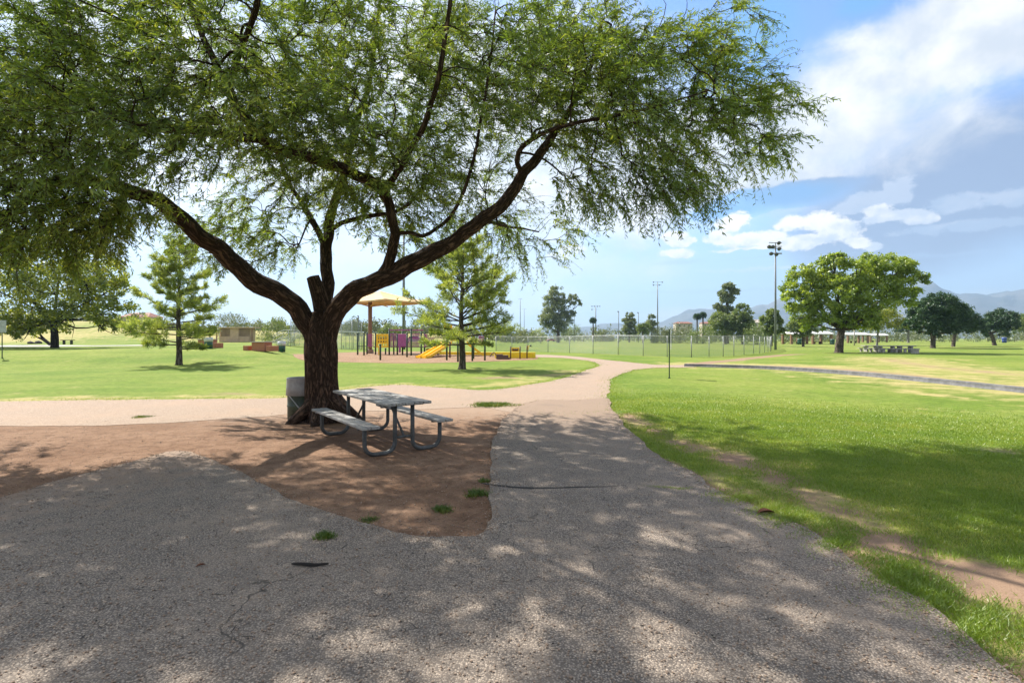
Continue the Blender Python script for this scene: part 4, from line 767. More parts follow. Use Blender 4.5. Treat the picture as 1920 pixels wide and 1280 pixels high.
for a in ((455, 636, 90, 48, 'broad bush behind the tan dugout', M_scrub), (520, 640, 60, 46, 'bright rounded bush behind the bleachers', M_bush), (425, 628, 60, 44, 'grey bush between pine and dugout', M_scrub), (585, 636, 60, 40, 'bush just behind the mesquite trunk', M_bush),
          (730, 637, 46, 30, 'light green bush behind the purple overhead bars', M_bush), (665, 628, 50, 30, 'bush left of the brown shade post', M_scrub), (800, 632, 70, 42, 'bush behind the young pine', M_scrub), (960, 637, 60, 36, 'dark bush at the edge of the ball field', M_pine),
          (1010, 638, 34, 24, 'yellow-green bush at the foot of the broad eucalyptus', M_yellow), (1075, 638, 40, 32, 'bush right of the broad eucalyptus foot', M_bush), (1130, 640, 46, 22, 'low scrub bush under the palm', M_scrub), (1275, 643, 70, 38, 'wide brownish bush behind the fence', M_scrub),
          (1318, 644, 60, 36, 'green hedge bush below the two palms', M_bush), (1420, 646, 56, 40, 'green bush between pine and light pole', M_bush), (1470, 644, 60, 38, 'bush right of the tall light pole', M_bush), (1240, 643, 44, 30, 'bush beside the shorter field light', M_scrub),
          (870, 622, 60, 22, 'distant scrub bush on the brown rise', M_scrub), (560, 622, 90, 30, 'distant scrub left of the mesquite trunk', M_scrub)): bush(*a)
# far line of trees and scrub that reads as one mass
n = 900; pxs = rng.uniform(-700, 2500, n); d_ = np.where(pxs < 1000, rng.uniform(170, 260, n), rng.uniform(230, 420, n)); X = (pxs-CX)/F*d_; Y = d_; k = d_/F
hh = np.where(pxs < 1000, rng.uniform(2.5, 5.5, n), np.where(pxs > 1430, rng.uniform(4, 9, n), rng.uniform(3, 8, n))); C = np.stack([X, Y, gz(X, Y)+hh*.5], 1)
C = np.repeat(C, 7, 0)+rdir(n*7)*np.repeat(hh*.55, 7)[:, None]*np.array([1.5, 1, .8]); tag(quad_mesh('treeline', leaves_at(C, np.repeat(hh*.28, 7), 18, 1.0), M_scrub), 'far band of scrub and trees along the horizon', 'treeline', kind='stuff')

# ---------------------------------------------------------------- playground
def at(p0, px, py, d): return P(px, py, d)-p0
pg = D(760, 672); PG = empty('play_structure', tuple(pg), 'purple and green playground structure with yellow panels and slides', 'playground')
cr = lambda x, y: (620+x/4.8, 500+y/4.8)
def ppost(x, y0, y1, m=M_postg, r=.072):
    px, yb = cr(x, y1); px, yt = cr(x, y0); q_ = D(px, yb); a_ = q_-pg; top = P(px, yt, q_[1])-pg; b = MB(); b.tube([a_-(0, 0, .05), (a_+top)/2, top], r, 10); b.lathe(top, [(r*1.25, -.05), (r*1.25, .02), (r*.8, .05), (0.001, .055)], 10); b.build('post', m, PG, True); return q_
for a in ((243, 600, 828), (300, 598, 832), (327, 598, 815), (404, 596, 822), (447, 700, 850), (494, 735, 820), (527, 560, 824), (568, 598, 820), (600, 610, 824), (647, 565, 822), (687, 598, 836), (725, 560, 828), (815, 595, 825), (845, 595, 812), (938, 680, 822), (965, 700, 815), (1045, 640, 845), (1145, 600, 855), (1275, 610, 850), (1286, 620, 832), (1388, 640, 845)): ppost(*a)
ppost(1073, 680, 830, M_brown)
def panel(x0, x1, y0, y1, d, m, name, slats=0, th=.03, parent=None, org=None):
    org = pg if org is None else org; b = MB(); A_ = P(*cr(x0, y1), d)-org; B_ = P(*cr(x1, y0), d)-org; w_ = B_[0]-A_[0]; h_ = B_[2]-A_[2]; c = (A_+B_)/2
    if slats:
        b.box((c[0], c[1], B_[2]-.03), (w_, th, .06)); b.box((c[0], c[1], A_[2]+.03), (w_, th, .06))
        for i in range(slats): b.box((A_[0]+(i+.5)*w_/slats, c[1], c[2]), (w_/slats*.55, th*.8, h_-.1))
    else: b.box(c, (w_, th, h_), bev=.015)
    return b.build(name, m, parent or PG)
dP = D(*cr(600, 826))[1]
panel(332, 388, 606, 718, dP+.6, M_purple, 'guard_panel', 5); panel(605, 682, 604, 720, dP, M_purple, 'guard_panel', 0, .04); panel(690, 735, 640, 716, dP+.3, M_purple, 'guard_panel', 4); panel(838, 868, 606, 720, dP+.2, M_purple, 'guard_panel', 3)
panel(1330, 1384, 622, 690, dP-.3, M_purple, 'guard_panel', 4); panel(612, 632, 715, 770, dP-.05, M_purple, 'spout'); panel(735, 835, 640, 650, dP+.5, M_purple, 'rail'); panel(530, 835, 565, 575, dP+.4, M_purple, 'overhead_bar'); panel(532, 600, 600, 716, dP+1.2, M_purple, 'guard_panel', 6); panel(735, 800, 600, 716, dP+1.4, M_purple, 'guard_panel', 6); panel(870, 935, 640, 716, dP+1.0, M_purple, 'guard_panel', 5)
b = MB(); y_ = dP-.1; A_ = P(*cr(410, 725), y_)-pg; B_ = P(*cr(520, 605), y_)-pg; w_, h_ = B_[0]-A_[0], B_[2]-A_[2]
for i in range(5): b.box((A_[0]+w_*(.08+.21*i), y_-pg[1], (A_[2]+B_[2])/2), (w_*(.16 if i in (0, 4) else .10), .035, h_), bev=.01)
for f_ in (.05, .32, .55, .92): b.box(((A_[0]+B_[0])/2, y_-pg[1]+.003, A_[2]+h_*f_), (w_, .030, h_*(.12 if f_ < .9 else .15)))
b.build('maze_panel', M_yel, PG); panel(428, 441, 725, 830, y_, M_yel, 'panel_post'); panel(418, 512, 640, 690, y_+.03, M_brown, 'panel_backing')
for x0, x1, zz in ((240, 330, 715), (400, 690, 722), (690, 950, 722), (1045, 1390, 690)):
    b = MB(); A_ = P(*cr(x0, zz), dP+.8)-pg; B_ = P(*cr(x1, zz), dP+.8)-pg; b.box((A_+B_)/2, (B_[0]-A_[0], 1.1 if x0 > 300 else .25, .06)); b.build('deck', M_brown if x0 > 300 else M_postg, PG)
def chute(p0, p1, width, m, name, lanes=2):
    p0 = np.array(p0); p1 = np.array(p1); n = 14; s = np.linspace(0, 1, n); path = []
    for t in s:
        z = p0[2]+(p1[2]-p0[2])*min(1, 1.12*t) if t < .88 else p1[2]; f = S(np.array(t))*.15+t*.85; path.append(p0*(1-f)+p1*f); path[-1][2] = p1[2]+(p0[2]-p1[2])*max(0, 1-t*1.14)**1.06
    path = np.array(path); dh = nrm((p1-p0)*np.array([1, 1, 0])); lat = np.array([-dh[1], dh[0], 0]); b = MB(); pr = []
    for l in range(lanes):
        x0 = -width/2+l*width/lanes; x1 = x0+width/lanes; pr += [(x0, .20), (x0+.05, .20), (x0+.08, .03), (x1-.08, .03), (x1-.05, .20)]
    pr += [(width/2, .20), (width/2, -.04), (-width/2, -.04)]; mm = len(pr); V = np.concatenate([np.stack([q_+lat*a+np.array([0, 0, z]) for a, z in pr]) for q_ in path])
    F_ = [[i*mm+k_, i*mm+(k_+1) % mm, (i+1)*mm+(k_+1) % mm, (i+1)*mm+k_] for i in range(n-1) for k_ in range(mm)]+[list(range(mm)), list(range((n-1)*mm, n*mm))[::-1]]
    b.add(V, F_); return b.build(name, m, PG)
s0 = P(*cr(1045, 690), dP+.2)-pg; s1 = D(*cr(812, 838))-pg+np.array([0, 0, .14]); chute(s0, s1, 1.0, M_yel, 'slide')
s0 = P(*cr(1225, 690), dP-.2)-pg; s1 = D(*cr(1385, 812))-pg+np.array([0, 0, .12]); chute(s0, s1, .55, M_yel, 'slide', 1)
panel(1078, 1132, 610, 668, dP+.1, M_yel, 'slide_hood'); panel(1020, 1042, 528, 545, dP+.4, M_yel, 'finial'); panel(1064, 1096, 524, 556, dP+.4, M_yel, 'finial'); panel(1050, 1062, 545, 690, dP+.4, M_postg, 'post'); panel(858, 905, 735, 775, dP+.8, M_yel, 'crawl_panel')
b = MB(); y_ = dP-.4
for i in range(7): b.box(P(*cr(952+i*9, 800-i*16), y_)-pg, (.35, .5, .05))
b.build('climber', M_brown, PG)
# low yellow wall round the play area
def wall_run(x0, x1, yt, yb, label, depth):
    a_ = D(*cr(x0, yb)); c_ = D(*cr(x1, yb)); t = empty('play_wall', tuple((a_+c_)/2), label, 'wall', 'low yellow walls of the play area'); L = np.linalg.norm((c_-a_)[:2]); h_ = (yb-yt)/4.8/F*a_[1]; rz = math.atan2(c_[1]-a_[1], c_[0]-a_[0])
    b = MB(); b.box((0, 0, h_/2-.02), (L, depth, h_), rz, bev=.02); b.build('wall_block', M_yelw, t)
    b = MB(); b.box((0, 0, h_+.004), (L+.04, depth+.04, .03), rz, bev=.01); b.build('wall_cap', M_yelw, t)
wall_run(985, 1465, 768, 806, 'low yellow wall running behind the slides', .35); wall_run(1482, 1842, 772, 822, 'low yellow wall end beside the gravel walk', .5); wall_run(90, 800, 792, 808, 'far low yellow wall behind the green posts', .3)
def stand_panel(x0, x1, y0, y1, yb, label, name):
    a_ = D(*cr((x0+x1)/2, yb)); t = empty(name, tuple(a_), label, 'play panel'); d = a_[1]
    for x in (x0-8, x1+8):
        q_ = P(*cr(x, yb), d)-a_; tp = P(*cr(x, y0-12), d)-a_; b = MB(); b.tube([q_-(0, 0, .05), tp], .05, 9); b.build('post', M_brown, t, True)
    o_ = panel(x0, x1, y0, y1, d, M_yel, 'panel', 0, .05, t, a_); b = MB()
    for i in range(3): b.lathe(P(*cr(x0+(x1-x0)*(.25+.25*i), (y0+y1)/2), d-.04)-a_+(0, 0, 0), [(.001, -.09), (.09, -.05), (.10, 0), (.09, .05), (.001, .09)], 10)
    b.build('spinner', M_brown, t, True)
stand_panel(1628, 1696, 727, 766, 829, 'small yellow play panel with three brown spinners', 'activity_board')
a_ = D(*cr(1767, 826)); t = empty('talk_tube', tuple(a_), 'dark post with yellow speaking horn at the wall end', 'play post'); b = MB(); b.tube([(0, 0, -.05), (0, 0, 1.08)], .05, 9); b.build('post', M_brown, t, True); b = MB(); b.tube([(.08, 0, .72), (.09, 0, 1.0), (.20, -.05, 1.02)], [.03, .03, .03], 8); b.build('pipe', M_yel, t, True); b = MB(); b.tube([(.20, -.05, 1.0), (.34, -.08, 1.04)], [.03, .11], 12); b.build('horn', M_postg, t, True)
a_ = D(*cr(1545, 832)); t = empty('sand_digger', tuple(a_), 'dark brown stepped sand table beside yellow wall', 'play table'); b = MB(); b.box((0, 0, .17), (.95, .6, .30), bev=.03); b.box((.1, -.35, .08), (1.0, .35, .14), bev=.02); b.box((-.2, 0, .36), (.5, .4, .08), bev=.02); b.build('table', M_brown, t); b = MB(); b.tube(spline([(-.45, 0, .3), (-.7, 0, .52), (-1.0, 0, .20)], 8), .035, 8); b.build('arm', M_brown, t, True)
# shade canopy
sb = D(694, 664.5); t = empty('shade_canopy', tuple(sb), 'tan fabric shade canopy on one brown post over the playground', 'shade canopy'); d = sb[1]
b = MB(); tp = P(694, 566, d)-sb; b.tube([(0, 0, -.1), (0, 0, tp[2]+.3)], .21, 16); b.lathe((0, 0, 0), [(.36, 0), (.36, .5), (.30, .55)], 16); b.build('post', M_brownpost, t, True)
cs_ = [P(636, 569, d-1)-sb, P(722, 569.5, d-4)-sb, P(811, 561, d)-sb, P(728, 561, d+4.5)-sb]; ap = P(712, 545, d)-sb; ez = np.mean([c[2] for c in cs_])
b = MB(); n = 9; V = []; F_ = []
for i in range(4):
    A_, B_ = cs_[i], cs_[(i+1) % 4]; A_ = np.array([A_[0], A_[1], ez]); B_ = np.array([B_[0], B_[1], ez]); o_ = len(V)
    for r_i in range(7):
        f = r_i/6
        for c_i in range(n): g_ = c_i/(n-1); e = A_*(1-g_)+B_*g_; sag = -.10*math.sin(math.pi*g_)*f*1.0-.14*math.sin(math.pi*f); V.append(ap*(1-f)+e*f+np.array([0, 0, sag])+(ap-e)*np.array([1, 1, 0])*.05*math.sin(math.pi*g_)*f)
    F_ += [[o_+r_i*n+c_i, o_+r_i*n+c_i+1, o_+(r_i+1)*n+c_i+1, o_+(r_i+1)*n+c_i] for r_i in range(6) for c_i in range(n-1)]
    F_ += []; o2 = len(V); 
    for c_i in range(n): V.append(np.array(V[o_+6*n+c_i])+(0, 0, -.16))
    F_ += [[o_+6*n+c_i, o_+6*n+c_i+1, o2+c_i+1, o2+c_i] for c_i in range(n-1)]
b.add(np.array(V), F_); b.build('fabric_roof', M_tan, t)
for c in cs_:
    b = MB(); c2 = np.array([c[0], c[1], ez-.12]); b.tube([(0, 0, tp[2]-.5), (c2*.45)*np.array([1, 1, 0])+(0, 0, ez-.15), c2*.97+(0, 0, 0)], .06, 8); b.tube([c2*.5*np.array([1, 1, 0])+(0, 0, ez-.14), ap*.6+c2*.4-(0, 0, .15)], .05, 7); b.build('roof_arm', M_tan, t, True)

# ---------------------------------------------------------------- ball field
fp = [(930, 658), (960, 658.5), (990, 659), (1027.5, 660.4), (1068, 661.5), (1112, 663.4), (1159, 665.2), (1206, 667.3), (1251, 669), (1296.5, 670), (1329.5, 669.2), (1356, 668.4), (1376, 667), (1395, 665), (1413, 663.3), (1424.6, 662.2), (1433.7, 661), (1440, 660), (1444.5, 659), (1446, 656), (1444, 653), (1438, 650.5)]
fw = np.array([D(*p) for p in fp]); fo = fw[9].copy(); FE = empty('outfield_fence', tuple(fo), 'long curving chain-link fence round the ball field', 'fence'); FHt = 1.98
for i, p in enumerate(fw):
    b = MB(); b.tube([p-fo-(0, 0, .1), p-fo+(0, 0, FHt+.03)], .038 if i % 9 else .05, 8); b.build('fence_post', M_galv, FE, True)
b = MB(); b.tube(fw-fo+np.array([0, 0, FHt]), .028, 6); b.build('top_rail', M_galv, FE, True)
def link_mesh(pts, z0, z1, parent, name='wire_mesh', mid=True):
    V = []; A_ = []; L = 0
    for i, p in enumerate(pts):
        if i: L += np.linalg.norm(p-pts[i-1])
        V += [p+(0, 0, z0), p+(0, 0, z1)]; A_ += [(L, 0, z0), (L, 0, z1)]
    b = MB(); b.add(np.array(V), [[2*i, 2*i+2, 2*i+3, 2*i+1] for i in range(len(pts)-1)], np.array(A_, float)); return b.build(name, M_link, parent, False, True)
link_mesh(fw-fo, .03, FHt, FE)
def backstop(pxs, yb, top, label):
    P_ = np.array([D(x, y) for x, y in zip(pxs, yb)]); o_ = P_[0].copy(); t = empty('backstop', tuple(o_), label, 'fence'); h_ = H-(top-HY)/F*P_[0][1]-o_[2]
    for p in P_: b = MB(); b.tube([p-o_-(0, 0, .1), p-o_+(0, 0, h_)], .05, 8); b.build('fence_post', M_galv, t, True)
    b = MB(); b.tube(P_-o_+(0, 0, h_), .035, 6); b.tube(P_-o_+(0, 0, h_*.5), .03, 6); b.build('rail', M_galv, t, True); link_mesh(P_-o_, .03, h_, t); return t
backstop((545, 552, 600), (650, 648, 651), 598, 'tall chain-link backstop left of the mesquite trunk'); backstop((600, 640, 660, 678), (651, 655, 656, 655), 607, 'chain-link backstop seen right of the mesquite trunk')
a_ = D(660, 653); t = empty('dugout_shelter', tuple(a_), 'open dugout shelter with flat white roof right of the trunk', 'shelter'); k = a_[1]/F
b = MB(); b.box((-4*k, 0, 31*k), (46*k, 2.2, .14), ry=.03, bev=.02); b.build('roof', M_white, t)
for x in (-24, -8, 6, 17):
    for y in (-.9, .9): b = MB(); b.tube([(x*k, y, -.05), (x*k, y, 31*k)], .04, 8); b.build('post', M_galv, t, True)
b = MB(); b.box((-4*k, .5, .45), (34*k, .35, .05)); b.box((-18*k, .5, .22), (.06, .3, .42)); b.box((10*k, .5, .22), (.06, .3, .42)); b.build('bench', M_galv, t)
# tan dugout on the left
a_ = D(441, 641); t = empty('dugout', tuple(a_), 'tan block dugout with two slatted openings behind the brick tables', 'dugout'); k = a_[1]/F; w_ = 58*k; h_ = 26*k
b = MB(); b.box((0, 1.6, h_/2), (w_, .2, h_)); b.box((-w_/2+.1, .8, h_/2), (.2, 1.4, h_)); b.box((w_/2-.1, .8, h_/2), (.2, 1.4, h_)); b.box((-1*k, .0, h_/2), (16*k, .2, h_)); b.build('wall', M_tanwall, t)
b = MB(); b.box((2*k, .8, h_+.09), (w_+12*k, 2.4, .18), bev=.02); b.build('roof', M_tanwall, t)
for s_ in (-1, 1):
    b = MB(); c = s_*18.5*k-1*k
    for i in range(9): b.box((c+(i-4)*2.2*k, -.02, h_*.66), (.7*k, .05, h_*.62))
    b.box((c, -.02, h_*.2), (20*k, .08, h_*.4)); b.build('slat_screen', M_tanwall, t)
    b = MB(); b.box((s_*(w_/2+4*k), -.3, h_/2), (.18, .18, h_)); b.build('post', M_brownpost, t)
# bleachers
a_ = D(522, 647); t = empty('bleachers', tuple(a_), 'silver aluminium bleachers stepping down beside the tan dugout', 'bleachers', rz=R(-28)); 
for r_i in range(5):
    b = MB(); y = .62*r_i; z = .42+.30*r_i; b.box((0, y, z), (4.6, .26, .05)); b.build('seat_plank', M_lightsteel, t)
    if r_i: b = MB(); b.box((0, y-.28, z-.36), (4.6, .26, .05)); b.build('foot_plank', M_lightsteel, t)
for x in (-2.1, -.7, .7, 2.1): b = MB(); b.tube([(x, -.1, .05), (x, 2.6, 1.55)], .03, 6); b.tube([(x, 2.55, 0), (x, 2.55, 2.6)], .03, 6); b.tube([(x, 1.2, 0), (x, 1.2, .85)], .03, 6); b.tube([(x, -.1, .02), (x, 2.6, .02)], .03, 6); b.build('frame', M_lightsteel, t, True)
b = MB(); b.tube([(-2.1, 2.55, 2.6), (2.1, 2.55, 2.6)], .03, 6); b.tube([(-2.1, 2.55, 2.15), (2.1, 2.55, 2.15)], .03, 6)
for x in (-2.2, 2.2): b.tube([(x, 2.55, 2.6), (x, .7, 1.7), (x, .7, .8)], .03, 6); b.tube([(x, 2.55, 2.15), (x, .7, 1.3)], .03, 6)
b.build('guard_rail', M_lightsteel, t, True)
# brick tables and bins
def brick_table(px, py, s, label, rz):
    t, p = local('brick_table', px, py, label, 'picnic table', 'red brick picnic tables', rz); b = MB(); b.box((0, 0, .34), (1.3*s, .75*s, .68), bev=.01); b.build('pedestal', M_brick, t); b = MB(); b.box((0, 0, .715), (1.45*s, .9*s, .06), bev=.01); b.build('tabletop', M_conc, t)
    for sx in (-1, 1): b = MB(); b.box((sx*1.15*s, -.1, .21), (.42*s, .85*s, .42), bev=.01); b.build('bench', M_brick, t)
brick_table(491, 658, 1.0, 'red brick table with two brick benches nearest the bleachers', -.35); brick_table(389, 652, .95, 'red brick table half hidden behind a green bin', -.2)
def bin_(px, py, h_, m, label, top=M_white):
    t, p = local('litter_bin', px, py, label, 'bin', 'bins around the park'); r = h_*.33; b = MB(); b.lathe((0, 0, 0), [(r*.94, 0), (r, .02), (r, h_*.34), (r*1.04, h_*.35), (r, h_*.37), (r, h_*.66)], 20); b.build('drum', m, t, True); b = MB(); b.lathe((0, 0, 0), [(r*1.05, h_*.60), (r*1.12, h_*.61), (r*1.05, h_), (r*.95, h_), (r*.95, h_*.65), (.01, h_*.64)], 20); b.build('collar', top, t, True)
bin_(528, 660, .92, M_greenbin, 'green bin with white collar right of the brick table', M_lightsteel); bin_(391, 653.2, .92, M_greenbin, 'green bin standing in front of the farther brick table', M_lightsteel)
bin_(1883, 642.5, 2.0, M_bluebin, 'blue bin under the dark tree at far right', M_bluebin); bin_(1561, 646, 1.5, M_greenbin, 'green bin beside the brown ramada post', M_greenbin); bin_(1499, 645.6, 1.5, M_greenbin, 'green bin left under the first white ramada', M_greenbin)
# bench, rocks on the left
t, p = local('park_bench', 127, 645.5, 'low dark backless bench beside the big left tree', 'bench'); k = p[1]/F; b = MB(); b.box((0, 0, .62), (23*k, .5, .09), bev=.01); b.build('seat', M_darkin, t)
for s_ in (-1, 1): b = MB(); b.box((s_*7*k, 0, .29), (.10, .4, .58)); b.build('leg', M_darkin, t)
for px, py, r, l in ((57, 645, .42, 'leftmost dark rock in the shade of the big left tree'), (66, 645, .30, 'small dark rock between two bigger ones'), (73, 644.5, .48, 'dark rock closest to the leaning stems')):
    p = D(px, py); v = ico*r*rng.uniform(.8, 1.2, (12, 1))*np.array([1.1, .9, .7]); b = MB(); b.add(v+(0, 0, r*.45), [list(f) for f in icf]); o_ = b.build('rock', M_rock); o_.location = p; tag(o_, l, 'rock', 'rocks by the leaning stems')
# light poles
def field_light(px, py, top, label, lamps, rad_=.16, arm=1.2):
    t, p = local('field_light', px, py, label, 'light pole', 'tall field lights'); h_ = H-(top-HY)/F*p[1]-p[2]; b = MB(); b.tube([(0, 0, -.1), (0, 0, h_*.5), (0, 0, h_)], [rad_, rad_*.8, rad_*.55], 12); b.build('pole', M_polesteel, t, True)
    b = MB(); zs = sorted({z for x, z in lamps})
    for z in zs: b.box((0, 0, h_+z), (arm*2, .10, .10))
    b.box((0, 0, h_-.25), (.12, .12, 1.6)); b.build('crossarm', M_galv, t)
    for x, z in lamps:
        b = MB(); c = np.array([x*arm, -.15, h_+z+.05]); ax = nrm(np.array([x*.5, -.8, -.45])); pr = [(.05, 0), (.13, .12), (.24, .30), (.29, .46)]; b.tube([c+ax*q_[1] for q_ in pr], [q_[0] for q_ in pr], 14); b.build('lamp', M_lamp, t, True)
    b = MB(); b.box((.18, 0, h_*.22), (.3, .3, .8)); b.build('box', M_galv, t)
field_light(1454, 655.5, 462, 'tallest light pole with cluster of lamps right of the fence', [(-1, 0), (-.55, .0), (-.75, -1.0), (.2, .55), (.25, -.3), (-.1, -1.1)], .17, .95)
field_light(1233, 641.6, 530, 'field light pole with spread lamps behind the outfield', [(-1, .3), (1, .3), (-1, -.9), (.3, -.9)], .30, 1.7)
field_light(1117, 640.6, 575, 'distant field light pole above the small palm', [(-1, .3), (1, .3), (-.4, .3), (.4, .3), (-1, -1.2)], .32, 1.7)
field_light(757, 655, 430, 'tall grey light pole behind the shade canopy', [(-1, 0), (1, 0), (-1, -1), (1, -1)], .26, 1.2)
field_light(983, 636.5, 579, 'far light pole pair member with flat cross bar', [(-1, 0), (1, 0), (0, 0)], .40, 2.0); field_light(975.5, 637.5, 560, 'far thin light pole rising behind the young pine', [(-1, 0), (1, 0)], .40, 1.0)
def lamp(px, py, top, label):
    t, p = local('street_lamp', px, py, label, 'street lamp', 'single lamps by the field'); h_ = H-(top-HY)/F*p[1]-p[2]; k = p[1]/F; b = MB(); b.tube([(0, 0, 0), (0, 0, h_)], .11, 8); b.build('pole', M_lamp, t, True); b = MB(); b.box((-1.0*k, 0, h_), (3.6*k, 2*k, 1.6*k), bev=.15); b.build('lamp_head', M_lamp, t)
lamp(1077, 641, 587, 'single dark lamp right of the broad eucalyptus'); lamp(1160, 643, 584, 'single dark lamp left of the grey-green pine'); lamp(1197, 642, 586, 'single dark lamp right of the grey-green pine')
lamp(672, 640, 592, 'thin lamp behind the backstop beside the shade post')
# field furniture far away
t, p = local('soccer_goal', 1101, 640.5, 'white soccer goal frame beyond the fence', 'goal'); k = p[1]/F; b = MB(); w_ = 9*k; h_ = 12*k
b.tube([(-w_, 0, 0), (-w_, 0, h_), (w_, 0, h_), (w_, 0, 0)], .10, 6); b.build('front_frame', M_white, t); b = MB(); b.tube([(-w_, 0, h_), (-w_, 2, h_*.9), (-w_, 3, 0), (w_, 3, 0), (w_, 2, h_*.9), (w_, 0, h_)], .07, 6); b.build('rear_frame', M_white, t)
def car(px, py, m, label, yaw):
    t, p = local('parked_car', px, py, label, 'car', 'cars parked beyond the field', yaw); prof = [(-2.2, .35), (-2.25, .75), (-1.9, .95), (-1.2, 1.0), (-.6, 1.45), (.7, 1.48), (1.4, 1.02), (2.1, .9), (2.25, .6), (2.2, .35)]
    b = MB(); n = len(prof); V = np.array([(x, y, z) for y in (-.85, .85) for x, z in prof]); b.add(V, [list(range(n))[::-1], list(range(n, 2*n))]+[[i, (i+1) % n, n+(i+1) % n, n+i] for i in range(n)]); b.build('body', m, t)
    b = MB(); b.box((.02, 0, 1.22), (1.75, 1.72, .30)); b.build('window_band', M_glass, t)
    for x in (-1.4, 1.4):
        for s_ in (-1, 1): b = MB(); b.tube([(x, s_*.75, .34), (x, s_*.92, .34)], .34, 16); b.build('wheel', M_rub, t, True)
car(1033, 640.3, M_red, 'dark red car parked behind the field fence', .2); car(776, 643.5, M_silver, 'silver car seen between the purple play panels', .1)
t, p = local('block_wall', 1004, 640, 'low brown block wall beyond the ball field', 'wall'); k = p[1]/F; b = MB(); b.box((0, 0, 4.5*k), (28*k, .4, 9*k)); b.build('wall_block', M_brownpost, t); b = MB(); b.box((0, 0, 9*k+.1), (28*k+.3, .7, .2)); b.build('coping', M_tanwall, t)
def house(px, d, ybase, w_, wall_h, roof_h, label, rm):
    k = d/F; base = P(px, ybase, d); z0 = float(gz(base[0], base[1])); t = empty('house', (base[0], base[1], z0), label, 'house', 'far houses on the skyline'); h_ = base[2]-z0+wall_h*k; W_ = w_*k
    b = MB(); b.box((0, 4, h_/2), (W_, 8, h_)); b.build('wall', M_stucco, t); b = MB(); r = roof_h*k; V = np.array([(-W_/2-.5, -.6, h_), (W_/2+.5, -.6, h_), (W_/2+.5, 8.6, h_), (-W_/2-.5, 8.6, h_), (-W_/2+2, 4, h_+r), (W_/2-2, 4, h_+r), (-W_/2-.5, -.6, h_-.3), (W_/2+.5, -.6, h_-.3)]); b.add(V, [[0, 1, 5, 4], [1, 2, 5], [2, 3, 4, 5], [3, 0, 4], [6, 7, 1, 0]]); b.build('roof', rm, t)
    for i in range(int(max(2, W_//4))): b = MB(); b.box((-W_/2+(i+.7)*W_/max(2, W_//4)*.9, -.03, h_-1.8), (1.4, .1, 1.3)); b.build('window', M_glass, t)
house(252, 190, 600, 52, 6, 9, 'long house with red tiled roof on the left rise', M_roofred); house(1283, 430, 613, 30, 7, 3, 'pale house roof behind the hedge left of the palms', M_roofred); house(1421, 430, 614, 22, 10, 5, 'pale flat house right of the bushy pine', M_stucco); house(1330, 470, 612, 26, 6, 3, 'pale house half behind the green tree', M_roofred)
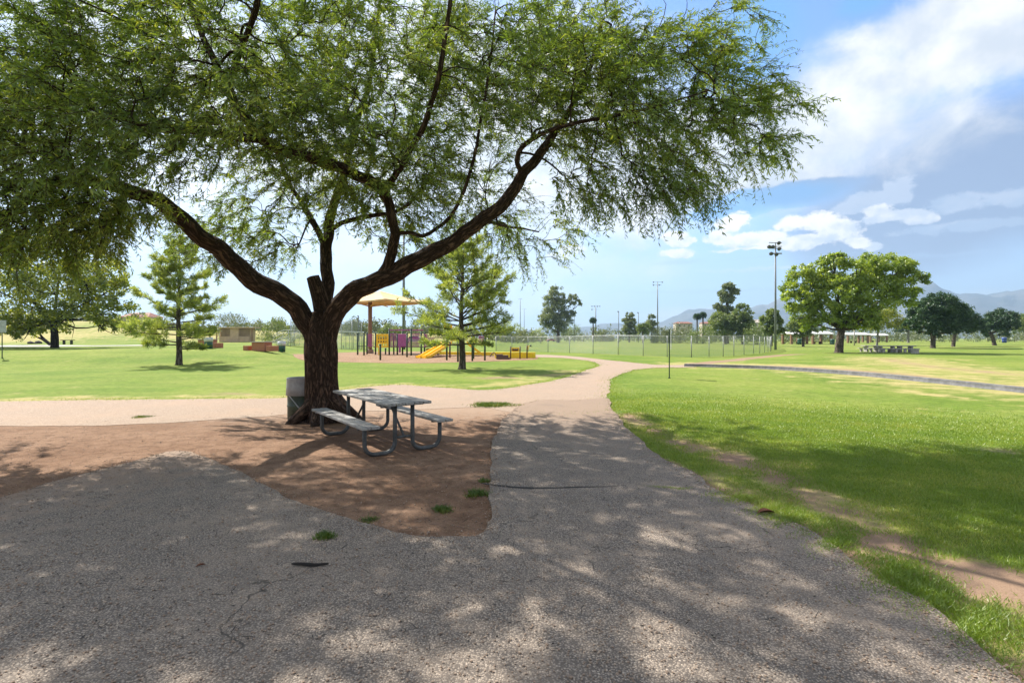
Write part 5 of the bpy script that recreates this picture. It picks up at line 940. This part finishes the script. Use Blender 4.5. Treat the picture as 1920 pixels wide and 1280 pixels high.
# ramadas and concrete tables on the right
def ramada(px, py, w_, label, wall=False):
    t, p = local('ramada', px, py, label, 'shelter', 'white roofed picnic ramadas'); k = p[1]/F; W_ = w_*k; h_ = 3.0; b = MB(); V = np.array([(-W_/2, -3, h_), (W_/2, -3, h_), (W_/2, 3, h_), (-W_/2, 3, h_), (-W_/2, 0, h_+.7), (W_/2, 0, h_+.7), (-W_/2, -3, h_-.25), (W_/2, -3, h_-.25), (-W_/2, 3, h_-.25), (W_/2, 3, h_-.25)]); b.add(V, [[0, 1, 5, 4], [2, 3, 4, 5], [6, 7, 1, 0], [9, 8, 3, 2], [0, 4, 3], [1, 2, 5]]); b.build('roof', M_white, t)
    for x in (-.42, .42):
        for y in (-2.4, 2.4): b = MB(); b.box((x*W_, y, h_/2), (.55, .55, h_)); b.build('post', M_brownpost, t)
    b = MB(); b.box((0, 0, .74), (2.4, .9, .08)); b.box((0, .8, .44), (2.4, .3, .07)); b.box((0, -.8, .44), (2.4, .3, .07)); b.box((-.8, 0, .36), (.3, .7, .72)); b.box((.8, 0, .36), (.3, .7, .72)); b.build('table', M_brown, t)
ramada(1490, 645, 34, 'ramada with white roof beside the light pole bushes'); ramada(1532, 645, 40, 'ramada with brown posts just left of the ash trunk'); ramada(1600, 643, 44, 'ramada with white roof right of the ash trunk'); ramada(1640, 641.5, 36, 'farthest ramada behind the yellow-green tree')
def conc_table(px, py, label, rz):
    t, p = local('concrete_table', px, py, label, 'picnic table', 'concrete picnic tables by the ash', rz); b = MB(); b.box((0, 0, .74), (2.1, .8, .09), bev=.02); b.build('tabletop', M_conc, t)
    for s_ in (-1, 1):
        b = MB(); b.box((s_*.65, 0, .35), (.22, .55, .70), bev=.02); b.build('leg', M_conc, t); b = MB(); b.box((0, s_*.75, .43), (2.1, .3, .08), bev=.02); b.box((-.65, s_*.75, .2), (.2, .2, .40)); b.box((.65, s_*.75, .2), (.2, .2, .40)); b.build('bench', M_conc, t)
conc_table(1633, 659.5, 'concrete picnic table closest to the ash trunk', .1); conc_table(1662, 660.5, 'middle concrete picnic table in the ash shade', -.15); conc_table(1697, 660.5, 'concrete picnic table at the sunny end of the row', .05)
t, p = local('concrete_block', 1716, 663, 'pale concrete block at the end of the concrete tables', 'block'); b = MB(); b.box((0, 0, .22), (.5, .5, .46), bev=.03); b.build('block', M_conc, t); b = MB(); b.box((0, 0, .46), (.56, .56, .05), bev=.01); b.build('cap', M_conc, t)
t, p = local('white_post', 1602, 648, 'slim pale post right of the ash trunk', 'post'); b = MB(); b.tube([(0, 0, 0), (0, 0, 3.9)], .14, 8); b.lathe((0, 0, 3.9), [(.2, 0), (.2, .15), (.01, .2)], 8); b.build('pole', M_conc, t, True)
# ---------------------------------------------------------------- the air
hm, t = material('valley_haze'); v = t.n('ShaderNodeVolumePrincipled', {'Color': (.52, .74, 1, 1), 'Density': .00016, 'Anisotropy': .3}); t.n('ShaderNodeOutputMaterial', {1: v.outputs[0]})
b = MB(); b.box((0, 0, 325), (13000, 13000, 670)); tag(b.build('haze', hm), 'thin pale air between the park and the mountains', 'haze', kind='stuff')
